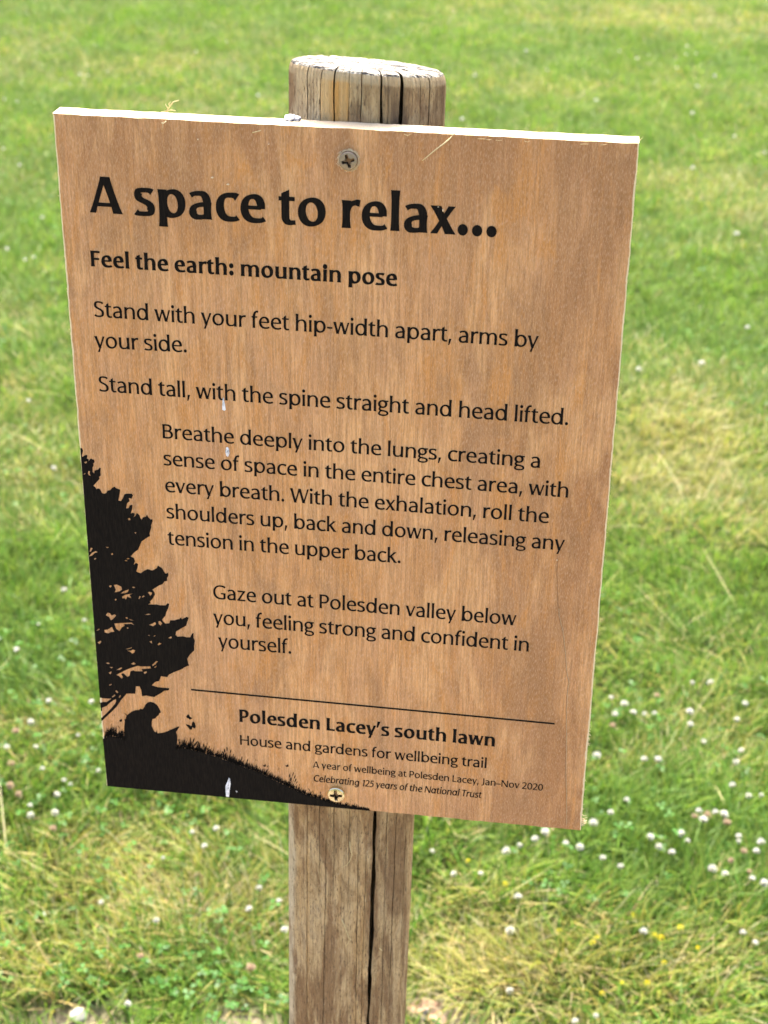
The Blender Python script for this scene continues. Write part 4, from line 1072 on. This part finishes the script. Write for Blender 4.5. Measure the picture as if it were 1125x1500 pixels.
def build_clover_leaves():
    n = 2600; d = 1.45 + RNG.uniform(0, 1, n) ** 1.2 * 3.5; x = .129 - .13 * d + RNG.uniform(-1, 1, n) * (.25 * d + .3); y = d - .8
    k = lat_noise(x, y, 3.2, 8) > .52; x, y = x[k], y[k]
    c1 = on_ground(335, 1440, .03); m_ = 26
    x = np.concatenate([x, RNG.normal(c1.x, .035, m_)]); y = np.concatenate([y, RNG.normal(c1.y, .035, m_)]); n = len(x)
    V, F, C = [], [], []; az = RNG.uniform(0, 6.28, n); z = RNG.uniform(.022, .05, n); r = RNG.uniform(.0028, .005, n)
    V = np.zeros((n, 3, 4, 3))
    for l in range(3):
        a_ = az + l * 2.094; ca, sa = np.cos(a_), np.sin(a_); t1, t2 = RNG.uniform(-.4, .5, n), RNG.uniform(-.4, .4, n)
        for q, (al, ac) in enumerate(((0.1, 0), (1.1, -.75), (1.9, 0), (1.1, .75))):
            V[:, l, q, 0] = x + r * (al * ca - ac * sa); V[:, l, q, 1] = y + r * (al * sa + ac * ca); V[:, l, q, 2] = z + r * (al * t1 + abs(ac) * .35 + ac * t2)
    F4 = np.arange(n * 12).reshape(-1, 4); col = np.ones((n, 12, 4)); cc = np.array([(0.060, 0.165, 0.025)]) * RNG.uniform(.7, 1.35, (n, 1)); col[:, :, :3] = cc[:, None, :]
    tag(np_mesh('clover_leaves', V.reshape(-1, 3), F4, np.zeros((0, 3), int), col.reshape(-1, 4), M_GRASS), 'small green clover leaves growing among the grass', 'clover leaves', kind='stuff')
build_clover_leaves()
def build_ground():
    k = NT('lawn_ground'); co = k.coords()
    n1 = k.noise(co, (2.2,) * 3, 5, .6); n2 = k.noise(co, (30,) * 3, 5, .7, loc=(4, 1, 0)); n3 = k.noise(co, (160,) * 3, 4, .7)
    c = k.ramp(n1, [(.30, (0.036, 0.066, 0.010)), (.50, (0.052, 0.084, 0.015)), (.68, (0.085, 0.095, 0.026))])
    c = k.mix(k.ramp(n2, [(.40, 0.0), (.65, .7)]), c, (0.075, 0.075, 0.028))
    at = k.n('ShaderNodeAttribute', attribute_name='soil')
    soil = k.mix(n3, (0.15, 0.115, 0.075), (0.34, 0.275, 0.195))
    c = k.mix(at.outputs['Fac'], c, soil); k.bump(k.math('ADD', n2, n3), .6, .01)
    mat = k.set(c, .95, .1)
    N = 121; s = np.linspace(-1, 1, N); s = np.sign(s) * (np.abs(s) * .9 + np.abs(s) ** 7 * 299.1)
    gx, gy = np.meshgrid(s, s + .4 * 0, indexing='ij'); gx = gx.ravel(); gy = gy.ravel() + .6
    V = np.stack([gx, gy, np.zeros_like(gx)], 1); I = np.arange(N * N).reshape(N, N)
    F = np.stack([I[:-1, :-1], I[1:, :-1], I[1:, 1:], I[:-1, 1:]], -1).reshape(-1, 4)
    o = mesh_obj('ground', V, F.tolist(), mat); at = o.data.attributes.new('soil', 'FLOAT', 'POINT'); at.data.foreach_set('value', soilness(gx, gy).astype(np.float32))
    o['kind'] = 'structure'; o['label'] = 'open grass lawn with bare soil showing near the post and an added earth strip in front'
build_ground()

# ------------------------------------------------------------------ clover flowers
def clover_mesh(seed, tip, base):
    r_ = random.Random(seed); bm = bmesh.new(); R = .0072
    res = bmesh.ops.create_icosphere(bm, subdivisions=2, radius=R * .62)
    for v_ in res['verts']: v_.co.z *= .9
    for f in bm.faces: f.material_index = 1
    for i in range(110):
        u = 1 - 1.75 * (i + .5) / 110; ph = i * 2.39996 + r_.uniform(-.2, .2); s = math.sqrt(max(0, 1 - u * u))
        n = Vector((s * math.cos(ph), s * math.sin(ph), u * .95)); d = (n + Vector((0, 0, .45 + .25 * r_.random()))).normalized()
        t = d.cross(Vector((r_.uniform(-1, 1), r_.uniform(-1, 1), .3))).normalized(); p = n * R * .5; L = R * r_.uniform(.35, .95); w_ = R * r_.uniform(.10, .17)
        vs = [bm.verts.new(p - t * w_ * .5), bm.verts.new(p + d * L * .6 - t * w_), bm.verts.new(p + d * L), bm.verts.new(p + d * L * .6 + t * w_), bm.verts.new(p + t * w_ * .5)]
        f = bm.faces.new(vs); f.material_index = 0 if u > -.35 else 1
    me = bpy.data.meshes.new('flower_head'); bm.to_mesh(me); bm.free(); me.materials.append(tip); me.materials.append(base); return me
def soft(name, col, tr):
    k = NT(name); k.t.nodes.remove(k.bsdf); df = k.n('ShaderNodeBsdfDiffuse'); t_ = k.n('ShaderNodeBsdfTranslucent'); mx = k.n('ShaderNodeMixShader')
    df.inputs[0].default_value = t_.inputs[0].default_value = (*col, 1); mx.inputs[0].default_value = tr
    k.l(df.outputs[0], mx.inputs[1]); k.l(t_.outputs[0], mx.inputs[2]); k.l(mx.outputs[0], k.out.inputs[0]); return k.m
M_WHITE = soft('white_petals', (0.68, 0.67, 0.60), .35); M_CREAM = soft('cream_petals', (0.36, 0.34, 0.20), .35)
M_PINK = soft('faded_petals', (0.50, 0.38, 0.26), .35); M_BROWN = soft('brown_petals', (0.34, 0.24, 0.15), .3)
M_YEL = soft('yellow_petals', (0.80, 0.66, 0.03), .35); M_STEM = soft('green_stem', (0.16, 0.25, 0.07), .3)
HEADS = [clover_mesh(i, M_WHITE, M_CREAM) for i in range(4)]; PINKS = [clover_mesh(20 + i, M_PINK, M_BROWN) for i in range(2)]
V, F = tube_mesh([(0, 0, 0), (.0008, 0, -.02), (.0005, .001, -.042), (-.002, 0, -.062)], .0006, .0008, 5)
STEM = bpy.data.meshes.new('stem'); STEM.from_pydata([tuple(v) for v in V], [], F); STEM.materials.append(M_STEM)
rc = random.Random(21)
def plant(name, px, py, head, scale, label, cat, group, z, zs=1.0):
    z *= .72
    p = on_ground(px, py, z); r_ = empty(name, (p.x, p.y, 0)); tag(r_, label, cat, group)
    h_ = bpy.data.objects.new('flower_head', head); COL.objects.link(h_); h_.parent = r_; h_.location = (0, 0, z)
    h_.scale = (scale, scale, scale * zs); h_.rotation_euler = (rc.gauss(0, .3), rc.gauss(0, .3), rc.uniform(0, 6.28))
    s_ = bpy.data.objects.new('stem', STEM); COL.objects.link(s_); s_.parent = r_; s_.location = (0, 0, z - .003); s_.scale = (1, 1, z / .06)
    return r_
ZONES = {
 'right': ('white clover flower in the lawn right of the lower half of the board', 'white clover right of the board',
   [(895,1022),(915,1031),(927,1044),(901,1047),(944,1046),(959,1045),(1014,1000),(1041,1000),(1010,1043),(1011,1061),(1091,1031),(1079,1054),(1030,1087),(1086,1100),(1078,1116),(1073,1150),(1097,1166),(1115,1165),(874,1107),(944,1112),(964,1113),(918,1172),(895,1190),(869,1206),(1024,1188),(1030,1201),(1048,1190),(1060,1193)]),
 'low_right': ('white clover flower in the lawn below the board, right of the post', 'white clover right of the post',
   [(998,1221),(1007,1232),(965,1240),(952,1226),(1082,1225),(1115,1234),(1108,1247),(633,1247),(665,1280),(704,1280),(759,1314),(742,1247),(761,1238),(784,1229),(829,1236),(798,1219),(849,1241),(883,1257),(909,1269),(984,1249),(1043,1273),(1062,1280),(1102,1287),(1119,1294),(747,1363),(747,1451),(873,1488),(843,1496),(943,1365),(1088,1366),(1106,1381),(1082,1232)]),
 'left': ('white clover flower in the lawn left of the lower half of the board', 'white clover left of the board',
   [(78,686),(25,952),(56,915),(72,1027),(45,1058),(114,1077),(134,1028),(10,1095),(52,1094),(94,864),(144,1129),(94,1143),(103,1149),(83,1164),(44,1180),(45,1194),(80,1190),(62,1126),(124,909)]),
 'low_left': ('white clover flower in the yellowish grass below the board, left of the post', 'white clover left of the post',
   [(239,1257),(281,1219),(317,1214),(379,1301),(409,1320),(365,1332),(417,1362),(229,1349),(187,1471),(149,1322),(63,1340),(300,1240)]),
 'far_left': ('small white clover flower far back in the lawn, left of the post top', 'white clover far back on the left',
   [(10,365),(37,381),(50,377),(62,319),(5,218),(29,242),(42,587),(139,66),(90,117),(103,124),(117,109),(128,111),(7,146),(25,149),(332,61),(378,140),(287,76),(157,105)]),
 'far_right': ('small white clover flower far back in the lawn, right of the post top', 'white clover far back on the right',
   [(887,42),(771,75),(802,103),(1005,80),(1006,68),(1020,79),(950,81),(933,86),(907,75),(696,111),(873,147),(1021,127),(1047,112),(1014,166),(1076,200),(1121,224),(1015,246),(677,175),(991,99),(1028,532),(935,541),(1095,480),(1079,343)])}
for key, (lab, grp, pts) in ZONES.items():
    for (px, py) in pts:
        sc = rc.uniform(.42, .80) * (.82 if px < 430 else 1) * (1.0 if py > 600 else 1.15)
        plant('clover_flower', px, py, rc.choice(HEADS), sc, lab, 'flower', grp, rc.uniform(.05, .068))
for lab, grp, pts in (('faded pinkish brown clover flower left of the board', 'faded clover left of the board', [(16,1119),(14,1151),(27,1164),(23,1071),(78,1214)]),
                      ('faded pinkish brown clover flower in the yellowish grass left of the post', 'faded clover left of the post', [(367,1418),(206,1401),(290,1282)]),
                      ('faded pinkish brown clover flower among the white ones right of the board', 'faded clover right of the board', [(1089,1247),(1097,1277),(1071,1261),(963,1019),(897,1063),(1036,1194),(1065,1205),(1018,1196)])):
    for (px, py) in pts: plant('clover_flower', px, py, rc.choice(PINKS), rc.uniform(.55, .8), lab, 'flower', grp, rc.uniform(.045, .06))
def yellow_mesh():
    bm = bmesh.new()
    for i in range(22):
        u = 1 - 1.3 * i / 22; ph = i * 2.4; s = math.sqrt(max(0, 1 - u * u)); n = Vector((s * math.cos(ph), s * math.sin(ph), u)); t = n.orthogonal().normalized(); b_ = n.cross(t)
        p = n * .0018; bm.faces.new([bm.verts.new(p - t * .0004), bm.verts.new(p + n * .0014 - b_ * .0007), bm.verts.new(p + n * .002), bm.verts.new(p + n * .0014 + b_ * .0007)])
    me = bpy.data.meshes.new('flower_head'); bm.to_mesh(me); bm.free(); me.materials.append(M_YEL); return me
YH = yellow_mesh()
for (px, py) in [(740,1295),(686,1261),(819,1364),(875,1373),(868,1381),(959,1370),(969,1374),(882,1455),(910,1440),(948,1439),(973,1410),(997,1359),(927,1340),(1022,1389)]:
    plant('yellow_flower', px, py, YH, rc.uniform(.8, 1.2), 'tiny yellow flower in the dry grass at the bottom right', 'flower', 'tiny yellow flowers in the grass', rc.uniform(.035, .055))

# ------------------------------------------------------------------ litter on the bare soil by the post
M_LEAF = flat_mat('dead_leaf', (0.30, 0.19, 0.12), .8, .2, .35, 200)
def dead_leaf(px, py, L, W_, rz, label):
    p = on_ground(px, py, .012); V, F = [], []; N = 9
    for i in range(N):
        t = i / (N - 1); w_ = W_ * math.sin(math.pi * min(1, t * .96 + .02)) ** .8
        for s in (-1, -.5, 0, .5, 1):
            V.append(((t - .5) * L, s * w_ / 2 * (1 + .12 * math.sin(i * 5 + s)), .006 * math.sin(t * 3) + .35 * abs(s) * w_ * .5 + .002 * math.sin(9 * t + 4 * s)))
    for i in range(N - 1):
        for j in range(4): F.append([i * 5 + j, (i + 1) * 5 + j, (i + 1) * 5 + j + 1, i * 5 + j + 1])
    o = mesh_obj('dead_leaf', V, F, M_LEAF, smooth=True); o.location = (p.x, p.y, .008); o.rotation_euler = (.25, -.1, rz); tag(o, label, 'leaf')
dead_leaf(618, 1474, .05, .018, .3, 'brown dead leaf on bare soil touching the post edge')
dead_leaf(640, 1490, .035, .014, -.5, 'small brown dead leaf lying lowest on the soil right of the post')
M_STONE = flat_mat('pale_stone', (0.55, 0.52, 0.47), .8, .2, .2, 120)
def stone(px, py, r, label):
    p = on_ground(px, py, r * .5); bm = bmesh.new(); bmesh.ops.create_icosphere(bm, subdivisions=3, radius=r)
    for v_ in bm.verts: v_.co *= 1 + .3 * mnoise.noise(v_.co * (1.2 / r)); v_.co.z *= .6
    me = bpy.data.meshes.new('stone'); bm.to_mesh(me); bm.free(); me.materials.append(M_STONE); me.polygons.foreach_set('use_smooth', [True] * len(me.polygons))
    o = bpy.data.objects.new('stone', me); COL.objects.link(o); o.location = p; tag(o, label, 'stone')
stone(621, 1486, .008, 'pale pebble on the soil beside the foot of the post')
stone(114, 1487, .010, 'pale pebble on the bare patch at the bottom left')
